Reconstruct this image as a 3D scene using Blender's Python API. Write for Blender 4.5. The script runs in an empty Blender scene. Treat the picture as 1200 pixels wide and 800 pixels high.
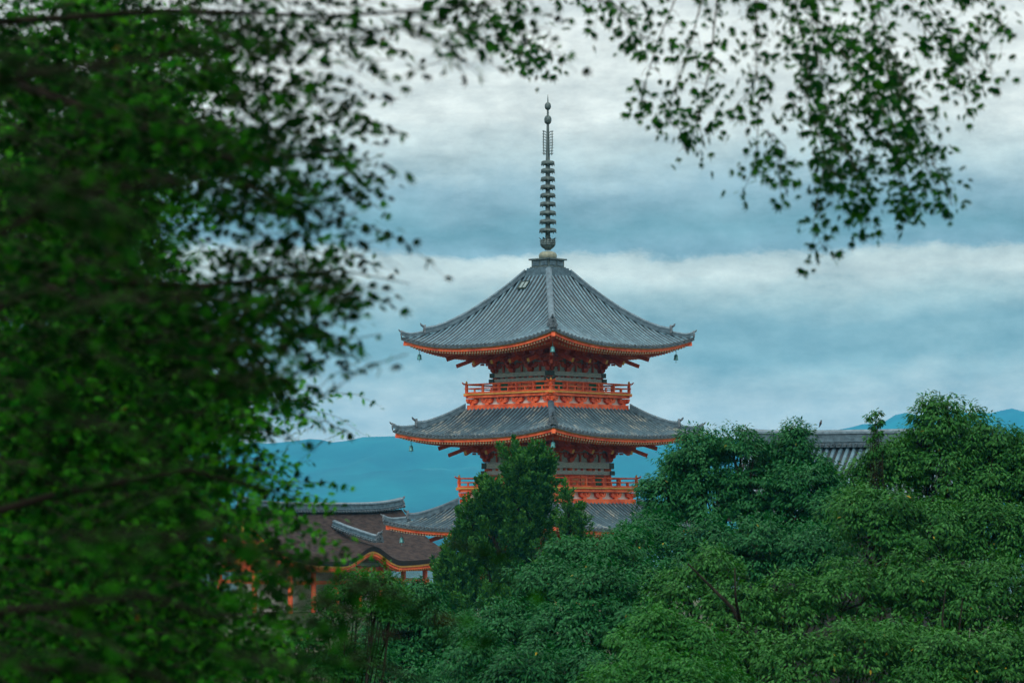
import bpy, math, random
import numpy as np
from mathutils import Vector, Matrix, noise
random.seed(7)
RNG = np.random.default_rng(11)
PI = math.pi
scene = bpy.context.scene
COL = scene.collection
F, HZ, CX = 3240.0, 610.0, 600.0          # focal length in px of a 1200 px wide frame, horizon row, centre column

def at(x, y, D):
    return Vector(((x - CX) / F * D, D, (HZ - y) / F * D))

# ------------------------------------------------------------------ materials
def newmat(name):
    m = bpy.data.materials.new(name); m.use_nodes = True
    nt = m.node_tree; nt.nodes.clear()
    return m, nt, nt.nodes.new('ShaderNodeOutputMaterial')

def ramp(nt, fac, stops):
    r = nt.nodes.new('ShaderNodeValToRGB')
    el = r.color_ramp.elements
    el[0].position, el[0].color = stops[0][0], (*stops[0][1], 1)
    el[1].position, el[1].color = stops[-1][0], (*stops[-1][1], 1)
    for p, c in stops[1:-1]:
        e = el.new(p); e.color = (*c, 1)
    nt.links.new(fac, r.inputs[0])
    return r.outputs[0]

def noise_tex(nt, scale, detail=4, rough=.6, stretch=None, coord='Object'):
    tc = nt.nodes.new('ShaderNodeTexCoord')
    mp = nt.nodes.new('ShaderNodeMapping')
    if stretch: mp.inputs['Scale'].default_value = stretch
    nt.links.new(tc.outputs[coord], mp.inputs[0])
    n = nt.nodes.new('ShaderNodeTexNoise')
    n.inputs['Scale'].default_value = scale; n.inputs['Detail'].default_value = detail
    n.inputs['Roughness'].default_value = rough
    nt.links.new(mp.outputs[0], n.inputs['Vector'])
    return n.outputs['Fac']

def mat(name, c1, c2=None, scale=3, rough=.6, bump=0, bscale=None, metal=0, stretch=None, spec=.4, lo=.35, hi=.65, detail=5):
    m, nt, out = newmat(name)
    b = nt.nodes.new('ShaderNodeBsdfPrincipled')
    b.inputs['Roughness'].default_value = rough; b.inputs['Metallic'].default_value = metal
    b.inputs['Specular IOR Level'].default_value = spec
    f = noise_tex(nt, scale, detail, .65, stretch)
    nt.links.new(ramp(nt, f, [(lo, c1), (hi, c2 or c1)]), b.inputs['Base Color'])
    if bump:
        bn = nt.nodes.new('ShaderNodeBump'); bn.inputs['Strength'].default_value = bump
        bn.inputs['Distance'].default_value = .05
        nt.links.new(noise_tex(nt, bscale or scale * 3, 4, .6, stretch), bn.inputs['Height'])
        nt.links.new(bn.outputs[0], b.inputs['Normal'])
    nt.links.new(b.outputs[0], out.inputs['Surface'])
    return m

def leafmat(name, ca, cb, cc, transl=.3, rough=.5, spec=.3, patch=.25, rare=None, st=(.15, .48, .82)):
    """per-leaf colour variation from the island id plus slow patches through the crown"""
    m, nt, out = newmat(name)
    g = nt.nodes.new('ShaderNodeNewGeometry')
    n = noise_tex(nt, patch, 3, .5)
    mx = nt.nodes.new('ShaderNodeMath'); mx.operation = 'MULTIPLY_ADD'
    mx.inputs[1].default_value = .5
    nt.links.new(g.outputs['Random Per Island'], mx.inputs[0]); 
    m2 = nt.nodes.new('ShaderNodeMath'); m2.operation = 'MULTIPLY'; m2.inputs[1].default_value = .55
    nt.links.new(n, m2.inputs[0]); nt.links.new(m2.outputs[0], mx.inputs[2])
    col = ramp(nt, mx.outputs[0], [(st[0], ca), (st[1], cb), (st[2], cc)])
    if rare:
        gt = nt.nodes.new('ShaderNodeMath'); gt.operation = 'GREATER_THAN'; gt.inputs[1].default_value = rare[0]
        nt.links.new(g.outputs['Random Per Island'], gt.inputs[0])
        mr = nt.nodes.new('ShaderNodeMix'); mr.data_type = 'RGBA'
        nt.links.new(gt.outputs[0], mr.inputs[0]); nt.links.new(col, mr.inputs[6]); mr.inputs[7].default_value = (*rare[1], 1)
        col = mr.outputs[2]
    b = nt.nodes.new('ShaderNodeBsdfPrincipled'); b.inputs['Roughness'].default_value = rough
    b.inputs['Specular IOR Level'].default_value = spec
    t = nt.nodes.new('ShaderNodeBsdfTranslucent')
    hs = nt.nodes.new('ShaderNodeHueSaturation'); hs.inputs['Hue'].default_value = .48
    hs.inputs['Saturation'].default_value = 1.15; hs.inputs['Value'].default_value = 1.5
    nt.links.new(col, hs.inputs['Color']); nt.links.new(hs.outputs[0], t.inputs[0])
    nt.links.new(col, b.inputs['Base Color'])
    mi = nt.nodes.new('ShaderNodeMixShader'); mi.inputs[0].default_value = transl
    nt.links.new(b.outputs[0], mi.inputs[1]); nt.links.new(t.outputs[0], mi.inputs[2])
    nt.links.new(mi.outputs[0], out.inputs['Surface'])
    return m

def tilemat(name, base, light, lichen_amt):
    m, nt, out = newmat(name)
    b = nt.nodes.new('ShaderNodeBsdfPrincipled'); b.inputs['Roughness'].default_value = .5
    f = noise_tex(nt, 2.2, 6, .75)
    c1 = ramp(nt, f, [(.32, base), (.52, tuple((a + l) / 2 for a, l in zip(base, light))), (.7, light)])
    gi = nt.nodes.new('ShaderNodeNewGeometry')
    rw = ramp(nt, gi.outputs['Random Per Island'], [(0, (.70, .72, .75)), (.5, (.95, .95, .95)), (1, (1.12, 1.10, 1.08))])
    mw = nt.nodes.new('ShaderNodeMix'); mw.data_type = 'RGBA'; mw.blend_type = 'MULTIPLY'; mw.inputs[0].default_value = 1
    nt.links.new(c1, mw.inputs[6]); nt.links.new(rw, mw.inputs[7]); c1 = mw.outputs[2]
    f2 = noise_tex(nt, 9, 5, .7)
    dark = ramp(nt, f2, [(.33, (.22, .24, .27)), (.5, (1, 1, 1))])
    mu = nt.nodes.new('ShaderNodeMix'); mu.data_type = 'RGBA'; mu.blend_type = 'MULTIPLY'; mu.inputs[0].default_value = .5
    nt.links.new(c1, mu.inputs[6]); nt.links.new(dark, mu.inputs[7])
    f3 = noise_tex(nt, .75, 8, .85)
    lm = ramp(nt, f3, [(.51, (0, 0, 0)), (.62, (lichen_amt,) * 3)])
    ml = nt.nodes.new('ShaderNodeMix'); ml.data_type = 'RGBA'
    nt.links.new(lm, ml.inputs[0]); nt.links.new(mu.outputs[2], ml.inputs[6]); ml.inputs[7].default_value = (.36, .38, .33, 1)
    nt.links.new(ml.outputs[2], b.inputs['Base Color'])
    bn = nt.nodes.new('ShaderNodeBump'); bn.inputs['Strength'].default_value = .4; bn.inputs['Distance'].default_value = .03
    nt.links.new(noise_tex(nt, 14, 3), bn.inputs['Height']); nt.links.new(bn.outputs[0], b.inputs['Normal'])
    nt.links.new(b.outputs[0], out.inputs['Surface'])
    return m

M = {}
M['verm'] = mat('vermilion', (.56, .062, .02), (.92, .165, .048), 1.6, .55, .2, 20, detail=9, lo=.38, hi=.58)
M['vermd'] = mat('vermilion_dark', (.42, .06, .03), (.66, .10, .035), 3.5, .6, .2, 20)  # deeper vermilion for brackets, purlins and gable infill
M['gold'] = mat('ochre_paint', (.62, .30, .05), (.82, .46, .10), 3, .45)
M['tip'] = mat('rafter_tip', (.75, .50, .28), (.8, .6, .4), 3, .5)
M['white'] = mat('plaster', (.62, .62, .58), (.8, .8, .77), 1.4, .85, .1)
M['green'] = mat('green_shutter', (.008, .13, .07), (.012, .22, .11), 4, .5)
M['tan'] = mat('tan_board', (.45, .22, .09), (.6, .3, .12), 4, .6, stretch=(1, 1, 6))
M['beam'] = mat('painted_beam', (.26, .36, .35), (.46, .53, .49), 5.5, .6, stretch=(1, 1, 3), lo=.4, hi=.6)
M['cap'] = mat('metal_cap', (.02, .035, .03), (.05, .07, .05), 6, .4, metal=.5)
M['tile'] = tilemat('roof_tile', (.055, .125, .165), (.15, .28, .355), .15)
M['tile_l'] = tilemat('roof_tile_lichen', (.045, .095, .125), (.135, .24, .30), .9)
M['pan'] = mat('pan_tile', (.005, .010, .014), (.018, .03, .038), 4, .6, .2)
M['ridge'] = mat('ridge_tile', (.035, .07, .095), (.10, .17, .215), 3.5, .5, .3, 14)
M['tiledark'] = mat('eave_tile', (.025, .04, .05), (.12, .16, .19), 7, .5, .2)
M['bronze'] = mat('bronze', (.035, .055, .06), (.12, .17, .17), 5, .5, .3, 15, metal=.3)
M['patina'] = mat('patina', (.13, .16, .13), (.28, .30, .22), 4, .6, .2)
M['bell'] = mat('bell_bronze', (.05, .22, .25), (.12, .38, .38), 8, .4, metal=.2)
M['glass'] = mat('hatch_glass', (.13, .20, .21), (.20, .29, .29), 5, .2)
M['bark_roof'] = mat('cypress_bark_roof', (.022, .017, .017), (.062, .046, .041), 2.2, .95, .6, 16, stretch=(1, 1, 2.5), detail=9, spec=.1)
M['bark_edge'] = mat('bark_roof_edge', (.008, .008, .009), (.03, .025, .022), 8, .8, stretch=(1, 1, 12))
M['stone'] = mat('stone', (.2, .2, .18), (.38, .37, .34), 2, .85, .3)
M['trunk'] = mat('tree_bark', (.008, .008, .006), (.03, .026, .02), 6, .9, .7, 14, stretch=(1, 1, .25), spec=.05)
M['twig'] = mat('twig_bark', (.02, .018, .012), (.05, .04, .025), 9, .8)
M['ground'] = mat('ground', (.02, .035, .012), (.06, .07, .03), .12, .95, .5, 2)
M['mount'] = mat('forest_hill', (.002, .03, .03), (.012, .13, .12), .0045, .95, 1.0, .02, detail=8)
M['wood'] = mat('dark_wood', (.006, .006, .006), (.02, .018, .014), 5, .7)
M['bird'] = mat('black_feather', (.008, .008, .01), (.02, .02, .025), 30, .5)
M['leafA'] = leafmat('leaf_broad', (.002, .036, .006), (.015, .110, .014), (.050, .180, .036), .22, .6, .15, .3, rare=(.9985, (.35, .25, .02)))
M['leafB'] = leafmat('leaf_broad_teal', (.002, .034, .009), (.007, .095, .024), (.03, .15, .045), .2, .6, .15, .3, rare=(.999, (.4, .3, .03)))
M['leafC'] = leafmat('leaf_broad_light', (.004, .055, .008), (.014, .12, .018), (.045, .19, .035), .25, .6, .15, .4, rare=(.9985, (.4, .3, .02)))
M['conif'] = leafmat('cypress_spray', (.004, .045, .009), (.018, .105, .016), (.06, .20, .03), .2, .6, .15, .45)
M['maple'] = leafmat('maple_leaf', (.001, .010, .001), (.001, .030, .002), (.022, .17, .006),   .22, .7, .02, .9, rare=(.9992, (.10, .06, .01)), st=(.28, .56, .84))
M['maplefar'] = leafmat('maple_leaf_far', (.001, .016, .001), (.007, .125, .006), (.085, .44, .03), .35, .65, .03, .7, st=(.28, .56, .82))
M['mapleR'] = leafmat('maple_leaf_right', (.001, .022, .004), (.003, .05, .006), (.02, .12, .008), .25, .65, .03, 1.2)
M['shrub'] = leafmat('shrub_leaf', (.04, .09, .03), (.08, .14, .05), (.15, .2, .09), .25, .6, .2, .8)

# ------------------------------------------------------------------ mesh building
class MB:
    def __init__(s): s.v = []; s.f = []; s.m = []; s.T = Matrix.Identity(4)
    def add(s, vs, fs, mi=0):
        o = len(s.v); T = s.T
        s.v.extend([tuple(T @ Vector(p)) for p in vs])
        s.f.extend([tuple(i + o for i in f) for f in fs]); s.m.extend([mi] * len(fs))
    def box(s, c, d, mi=0):
        x, y, z = c; a, b, h = d[0] / 2, d[1] / 2, d[2] / 2
        s.add([(x + i * a, y + j * b, z + k * h) for i in (-1, 1) for j in (-1, 1) for k in (-1, 1)],
              [(0, 1, 3, 2), (4, 6, 7, 5), (0, 4, 5, 1), (2, 3, 7, 6), (0, 2, 6, 4), (1, 5, 7, 3)], mi)
    def beam(s, p, q, w, h, mi=0, cap=None):
        p, q = Vector(p), Vector(q); d = (q - p).normalized()
        r = d.cross(Vector((0, 0, 1)))
        r = r.normalized() if r.length > 1e-4 else Vector((1, 0, 0))
        u = r.cross(d).normalized()
        vs = [e + r * (i * w / 2) + u * (k * h / 2) for e in (p, q) for i, k in ((-1, -1), (1, -1), (1, 1), (-1, 1))]
        s.add(vs, [(0, 1, 5, 4), (1, 2, 6, 5), (2, 3, 7, 6), (3, 0, 4, 7), (3, 2, 1, 0)], mi)
        s.add(vs[4:], [(0, 1, 2, 3)], mi if cap is None else cap)
    def lathe(s, prof, c=(0, 0, 0), n=16, mi=0):
        vs = []
        for r, z in prof:
            vs += [(c[0] + r * math.cos(2 * PI * k / n), c[1] + r * math.sin(2 * PI * k / n), c[2] + z) for k in range(n)]
        fs = [(j * n + k, j * n + (k + 1) % n, (j + 1) * n + (k + 1) % n, (j + 1) * n + k) for j in range(len(prof) - 1) for k in range(n)]
        fs += [tuple(range(n))[::-1], tuple((len(prof) - 1) * n + k for k in range(n))]
        s.add(vs, fs, mi)
    def tube(s, pts, rad, n=6, mi=0):
        pts = [Vector(p) for p in pts]; vs = []; L = len(pts)
        if not hasattr(rad, '__len__'): rad = [rad] * L
        ref = Vector((.13, .2, 1)).normalized()
        for i, p in enumerate(pts):
            d = (pts[min(i + 1, L - 1)] - pts[max(i - 1, 0)])
            d = d.normalized() if d.length > 1e-9 else Vector((0, 0, 1))
            a = d.cross(ref); a = a.normalized() if a.length > .05 else d.cross(Vector((1, 0, 0))).normalized()
            b = d.cross(a)
            vs += [p + (a * math.cos(2 * PI * k / n) + b * math.sin(2 * PI * k / n)) * rad[i] for k in range(n)]
        fs = [(j * n + k, j * n + (k + 1) % n, (j + 1) * n + (k + 1) % n, (j + 1) * n + k) for j in range(L - 1) for k in range(n)]
        fs += [tuple(range(n))[::-1], tuple((L - 1) * n + k for k in range(n))]
        s.add(vs, fs, mi)
    def prism(s, pts, org, U, V, W, th, mi=0):
        """outline pts (u, v) in the plane U, V at org, thickened th along W (centred)"""
        org, U, V, W = Vector(org), Vector(U), Vector(V), Vector(W); n = len(pts)
        vs = [org + U * u + V * v + W * (k * th / 2) for k in (-1, 1) for u, v in pts]
        s.add(vs, [tuple(range(n))[::-1], tuple(range(n, 2 * n))] + [(i, (i + 1) % n, n + (i + 1) % n, n + i) for i in range(n)], mi)
    def sweep(s, path, prof, side=None, mi=0, scale=None, up=Vector((0, 0, 1))):
        """closed profile (a sideways, b up) swept along path"""
        path = [Vector(p) for p in path]; L = len(path); n = len(prof); vs = []
        for i, p in enumerate(path):
            d = path[min(i + 1, L - 1)] - path[max(i - 1, 0)]
            r = side or Vector((d.y, -d.x, 0)).normalized()
            k = scale[i] if scale else 1
            vs += [p + r * (a * k) + up * (b * k) for a, b in prof]
        fs = [(j * n + k, j * n + (k + 1) % n, (j + 1) * n + (k + 1) % n, (j + 1) * n + k) for j in range(L - 1) for k in range(n)]
        fs += [tuple(range(n))[::-1], tuple((L - 1) * n + k for k in range(n))]
        s.add(vs, fs, mi)
    def build(s, name, mats, parent=None, smooth=False):
        me = bpy.data.meshes.new(name)
        me.from_pydata(s.v, [], s.f)
        for m in (mats if isinstance(mats, (list, tuple)) else [mats]): me.materials.append(m)
        me.polygons.foreach_set('material_index', s.m)
        if smooth: me.polygons.foreach_set('use_smooth', [True] * len(s.f))
        me.update()
        o = bpy.data.objects.new(name, me); COL.objects.link(o)
        if parent: o.parent = parent
        return o

def empty(name, loc, rz=0):
    o = bpy.data.objects.new(name, None); COL.objects.link(o)
    o.location = loc; o.rotation_euler = (0, 0, rz); o.empty_display_size = .5
    return o
def tag(o, label=None, cat=None, group=None, kind=None):
    if label: o['label'] = label
    if cat: o['category'] = cat
    if group: o['group'] = group
    if kind: o['kind'] = kind
    return o
def dup(o, parent, loc=None, rz=None):
    c = o.copy(); COL.objects.link(c); c.parent = parent
    if loc is not None: c.location = loc
    if rz is not None: c.rotation_euler = (0, 0, rz)
    return c
def RZ(k): return Matrix.Rotation(k, 4, 'Z')

# ------------------------------------------------------------------ tiled roofs
def prof_f(t): return .55 * t + .45 * t * t
class HipRoof:
    def __init__(s, S, st, ze, zt, up): s.S, s.st, s.ze, s.zt, s.up = S, st, ze, zt, up
    def w(s, t): return s.S - t * (s.S - s.st)
    def lift(s, x, t): return s.up * (min(1, abs(x) / s.S)) ** 2.6 * max(0, 1 - t) ** 1.3
    def P(s, x, t, dz=0): return Vector((x, -s.w(t), s.ze + (s.zt - s.ze) * prof_f(t) + s.lift(x, t) + dz))
    def eave(s, x, inset, dz):                         # a point below the eave, rising slightly inwards
        k = max(0, 1 - inset / (s.S - s.st if s.S - s.st > 3 else 3))
        return Vector((x, -(s.S - inset), s.ze + s.up * min(1, abs(x) / (s.S - min(inset, 1.2))) ** 2.6 * k + .13 * inset + dz))

RIDGE = [(-.17, 0), (.17, 0), (.17, .26), (.2, .27), (.2, .32), (.12, .40), (0, .44), (-.12, .40), (-.2, .32), (-.2, .27), (-.17, .26)]
RIDGE2 = [(a * .8, b * .72) for a, b in RIDGE]

def ridge_ornament(mb, p, d, k=1.0, mi=0):
    """demon-tile plate closing a ridge: shouldered plate, boss, and the curled cylinder above"""
    d = Vector((d[0], d[1], 0)).normalized(); r = Vector((-d.y, d.x, 0)); p = Vector(p)
    pl = [(-.34, -.12), (-.38, .05), (-.28, .12), (-.26, .34), (-.12, .52), (0, .6), (.12, .52), (.26, .34), (.28, .12), (.38, .05), (.34, -.12), (.12, -.05), (-.12, -.05)]
    mb.prism([(a * k, b * k) for a, b in pl], p + d * .06, r, (0, 0, 1), d, .13 * k, mi)
    for q in range(3):
        mb.prism([(.11 * k * math.cos(2 * PI * j / 8) + (q - 1) * .15 * k, .11 * k * math.sin(2 * PI * j / 8) + (.3 - .12 * abs(q - 1)) * k) for j in range(8)],
                 p + d * .15 * k, r, (0, 0, 1), d, .08 * k, mi)
    mb.tube([p + Vector((0, 0, .45 * k)), p + d * .2 * k + Vector((0, 0, .5 * k)), p + d * .30 * k + Vector((0, 0, .58 * k)), p + d * .38 * k + Vector((0, 0, .70 * k))],
            [.08 * k, .085 * k, .08 * k, .03 * k], 7, mi)

def build_hip_roof(parent, R, mt, main_ridge_t, label, top_cap=False):
    """one tiled storey roof with its rafters, ridges and ornaments; side faces -y, turned four times"""
    S, slope = R.S, R.S - R.st
    mb = MB(); nx, ntt = 28, 9
    for k in range(4):
        mb.T = RZ(k * PI / 2)
        vs = [R.P((2 * i / nx - 1) * R.w(j / ntt), j / ntt) for j in range(ntt + 1) for i in range(nx + 1)]
        mb.add(vs, [(j * (nx + 1) + i, j * (nx + 1) + i + 1, (j + 1) * (nx + 1) + i + 1, (j + 1) * (nx + 1) + i) for j in range(ntt) for i in range(nx)], 1)
        sp = .352; n = int(2 * (S - .12) / sp); 
        for i in range(n + 1):
            x = (i - n / 2) * sp
            tm = min(1, (S - abs(x)) / slope)
            if tm < .015: continue
            ns = max(2, int(9 * tm) + 1); vs = []; r = .072
            jit = random.uniform(-.014, .014)
            for j in range(ns + 1):
                p = R.P(x + jit, tm * j / ns)
                for q in range(5):
                    a = PI * q / 4
                    vs.append(p + Vector((r * math.cos(a), 0, .012 + r * 1.15 * math.sin(a))))
            mb.add(vs, [(j * 5 + q, (j + 1) * 5 + q, (j + 1) * 5 + q + 1, j * 5 + q + 1) for j in range(ns) for q in range(4)], 0)
            p = R.P(x, 0)                                      # round end tile at the eave
            c = [p + Vector((.1 * math.cos(2 * PI * q / 8), -.03, .03 + .1 * math.sin(2 * PI * q / 8))) for q in range(8)]
            b = [v + Vector((0, .12, 0)) for v in c]
            mb.add(c + b, [tuple(range(8))] + [(q, (q + 1) % 8, 8 + (q + 1) % 8, 8 + q) for q in range(8)], 2)
    roof = mb.build('roof', [mt, M['pan'], M['tiledark']], parent)
    if label: roof['label'] = label
    # eave boards: tile bed, ochre strip, vermilion board
    def band(mb, i0, i1, zl, zh, mi, nseg=24):
        for k in range(4):
            mb.T = RZ(k * PI / 2); vs = []
            for i in range(nseg + 1):
                u = 2 * i / nseg - 1; u = math.copysign(abs(u) ** .8, u)
                x0, x1 = u * (S - i0), u * (S - i1)
                vs += [R.eave(x0, i0, zl), R.eave(x0, i0, zh), R.eave(x1, i1, zh), R.eave(x1, i1, zl)]
            mb.add(vs, [(4 * i + a, 4 * i + (a + 1) % 4, 4 * i + 4 + (a + 1) % 4, 4 * i + 4 + a) for i in range(nseg) for a in range(4)], mi)
    mb = MB()
    band(mb, .0, .4, -.13, -.005, 0); band(mb, .1, .42, -.185, -.133, 1); band(mb, .15, .46, -.36, -.188, 2)
    band(mb, 1.25, 1.45, -.66, -.50, 2); band(mb, .3, S - 2.3, -.352, -.32, 2)
    mb.build('eave_board', [M['tiledark'], M['gold'], M['verm']], roof)
    mb = MB()
    for k in range(4):
        mb.T = RZ(k * PI / 2)
        n = int(2 * (S - .35) / .245)
        for i in range(n + 1):
            x = (i - n / 2) * .245; im = S - abs(x)
            e = min(1.7, im)
            if e > .4: mb.beam(R.eave(x, e, -.43), R.eave(x, .26, -.43), .115, .13, 0, 1)
            e = min(S - 2.4, im)
            if e > 1.7: mb.beam(R.eave(x, e, -.60), R.eave(x, 1.22, -.60), .125, .15, 0, 1)
    mb.build('rafter', [M['verm'], M['tip']], roof)
    for k in range(4):                                          # diagonal corner rafters
        c = S; mb = MB(); mb.T = RZ(k * PI / 2)
        mb.beam((c - 3.4, -(c - 3.4), R.ze + .0), (c - .12, -(c - .12), R.ze + R.up - .36), .24, .26, 0, 0)
        mb.build('corner_rafter', [M['verm']], roof)
    # hip ridges
    for k in range(4):
        mb = MB(); mb.T = RZ(k * PI / 2)
        def hp(t, dz=0): 
            w = R.w(t); p = R.P(w, t, dz); return p
        ts = [1 - (1 - main_ridge_t) * j / 10 for j in range(11)]
        path = [hp(t) for t in ts]; path[-1].z += .08; path[-2].z += .02
        mb.sweep(path, RIDGE, mi=0)
        ts = [main_ridge_t + .03 - (main_ridge_t + .02) * j / 7 for j in range(8)]
        path = [hp(t) for t in ts]; path[-1].z += .16; path[-2].z += .05
        mb.sweep(path, RIDGE2, mi=0)
        hr = mb.build('hip_ridge', [M['ridge']], roof)
        mb = MB(); mb.T = RZ(k * PI / 2)
        p = hp(main_ridge_t); ridge_ornament(mb, p + Vector((0, 0, .1)), (1, -1), .95)
        mb.build('ridge_end_tile', [M['tiledark']], roof)
        mb = MB(); mb.T = RZ(k * PI / 2)
        p = hp(.012); ridge_ornament(mb, p + Vector((0, 0, .1)), (1, -1), .66)
        mb.build('ridge_end_tile', [M['tiledark']], roof)
    return roof

# ------------------------------------------------------------------ bracket sets
def arm_profile(L, h): return [(-L, h), (-L, h * .45), (-L * .86, h * .12), (-L * .68, 0), (L * .68, 0), (L * .86, h * .12), (L, h * .45), (L, h)]
def bracket_mb(proj, H, k=1.0, diag=False):
    """steps out along +x from a column head at the origin"""
    mb = MB(); n = 3; dz = (H - .28) / (n + 1)
    mb.add([(-.15, -.15, 0), (.15, -.15, 0), (.15, .15, 0), (-.15, .15, 0), (-.22, -.22, .12), (.22, -.22, .12), (.22, .22, .12), (-.22, .22, .12),
            (-.22, -.22, .24), (.22, -.22, .24), (.22, .22, .24), (-.22, .22, .24)],
           [(3, 2, 1, 0)] + [(a + j, a + (j + 1) % 4, a + 4 + (j + 1) % 4, a + 4 + j) for a in (0, 4) for j in range(4)] + [(8, 9, 10, 11)], 0)
    for t in range(n + 1):
        z = .24 + t * dz; ext = .42 + proj * t / n * .86
        h = dz * .62
        mb.prism([(-.2, h), (-.2, 0), (ext - .28, 0), (ext - .08, h * .2), (ext, h * .55), (ext, h)], (0, 0, z), (1, 0, 0), (0, 0, 1), (0, 1, 0), .17, 0)
        x = proj * t / n
        if not diag or t == 0:
            L = .58 if t < n else .5
            mb.prism([(a, b) for a, b in arm_profile(L, h)], (x, 0, z + .004), (0, 1, 0), (0, 0, 1), (1, 0, 0), .15, 0)
            for yy in (-L * .85, 0, L * .85):
                mb.box((x, yy, z + h + dz * .17), (.24, .24, dz * .3), 0)
        if t < n: mb.box((proj * (t + 1) / n, 0, z + h + dz * .17), (.26, .25, dz * .3), 0)
    e = 1.0 if not diag else 1.15
    if diag:
        mb.beam((proj * .3, 0, .24 + 2.3 * dz), (proj * 1.02, 0, .24 + .5 * dz), .2, .24, 0, 0)
        mb.beam((proj * .5, 0, .24 + 3.3 * dz), (proj * 1.28, 0, .24 + 1.65 * dz), .22, .26, 0, 0)
    else:
        mb.beam((proj * .1, 0, .24 + 2.9 * dz), (proj * 1.1, 0, .24 + .9 * dz), .2, .26, 2, 1)
    return mb

BZ = -6.5
def Zp(z): return z - BZ
AX = at(642, HZ, 180)
pag = empty('pagoda', (AX.x, 180, BZ), PI / 4 + math.radians(-43.4 + 45 - .3) - PI / 4 + PI / 4 + math.radians(0))
tag(pag, 'three storey vermilion wooden pagoda with grey tiled roofs and a tall ringed bronze spire', 'pagoda')

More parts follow.
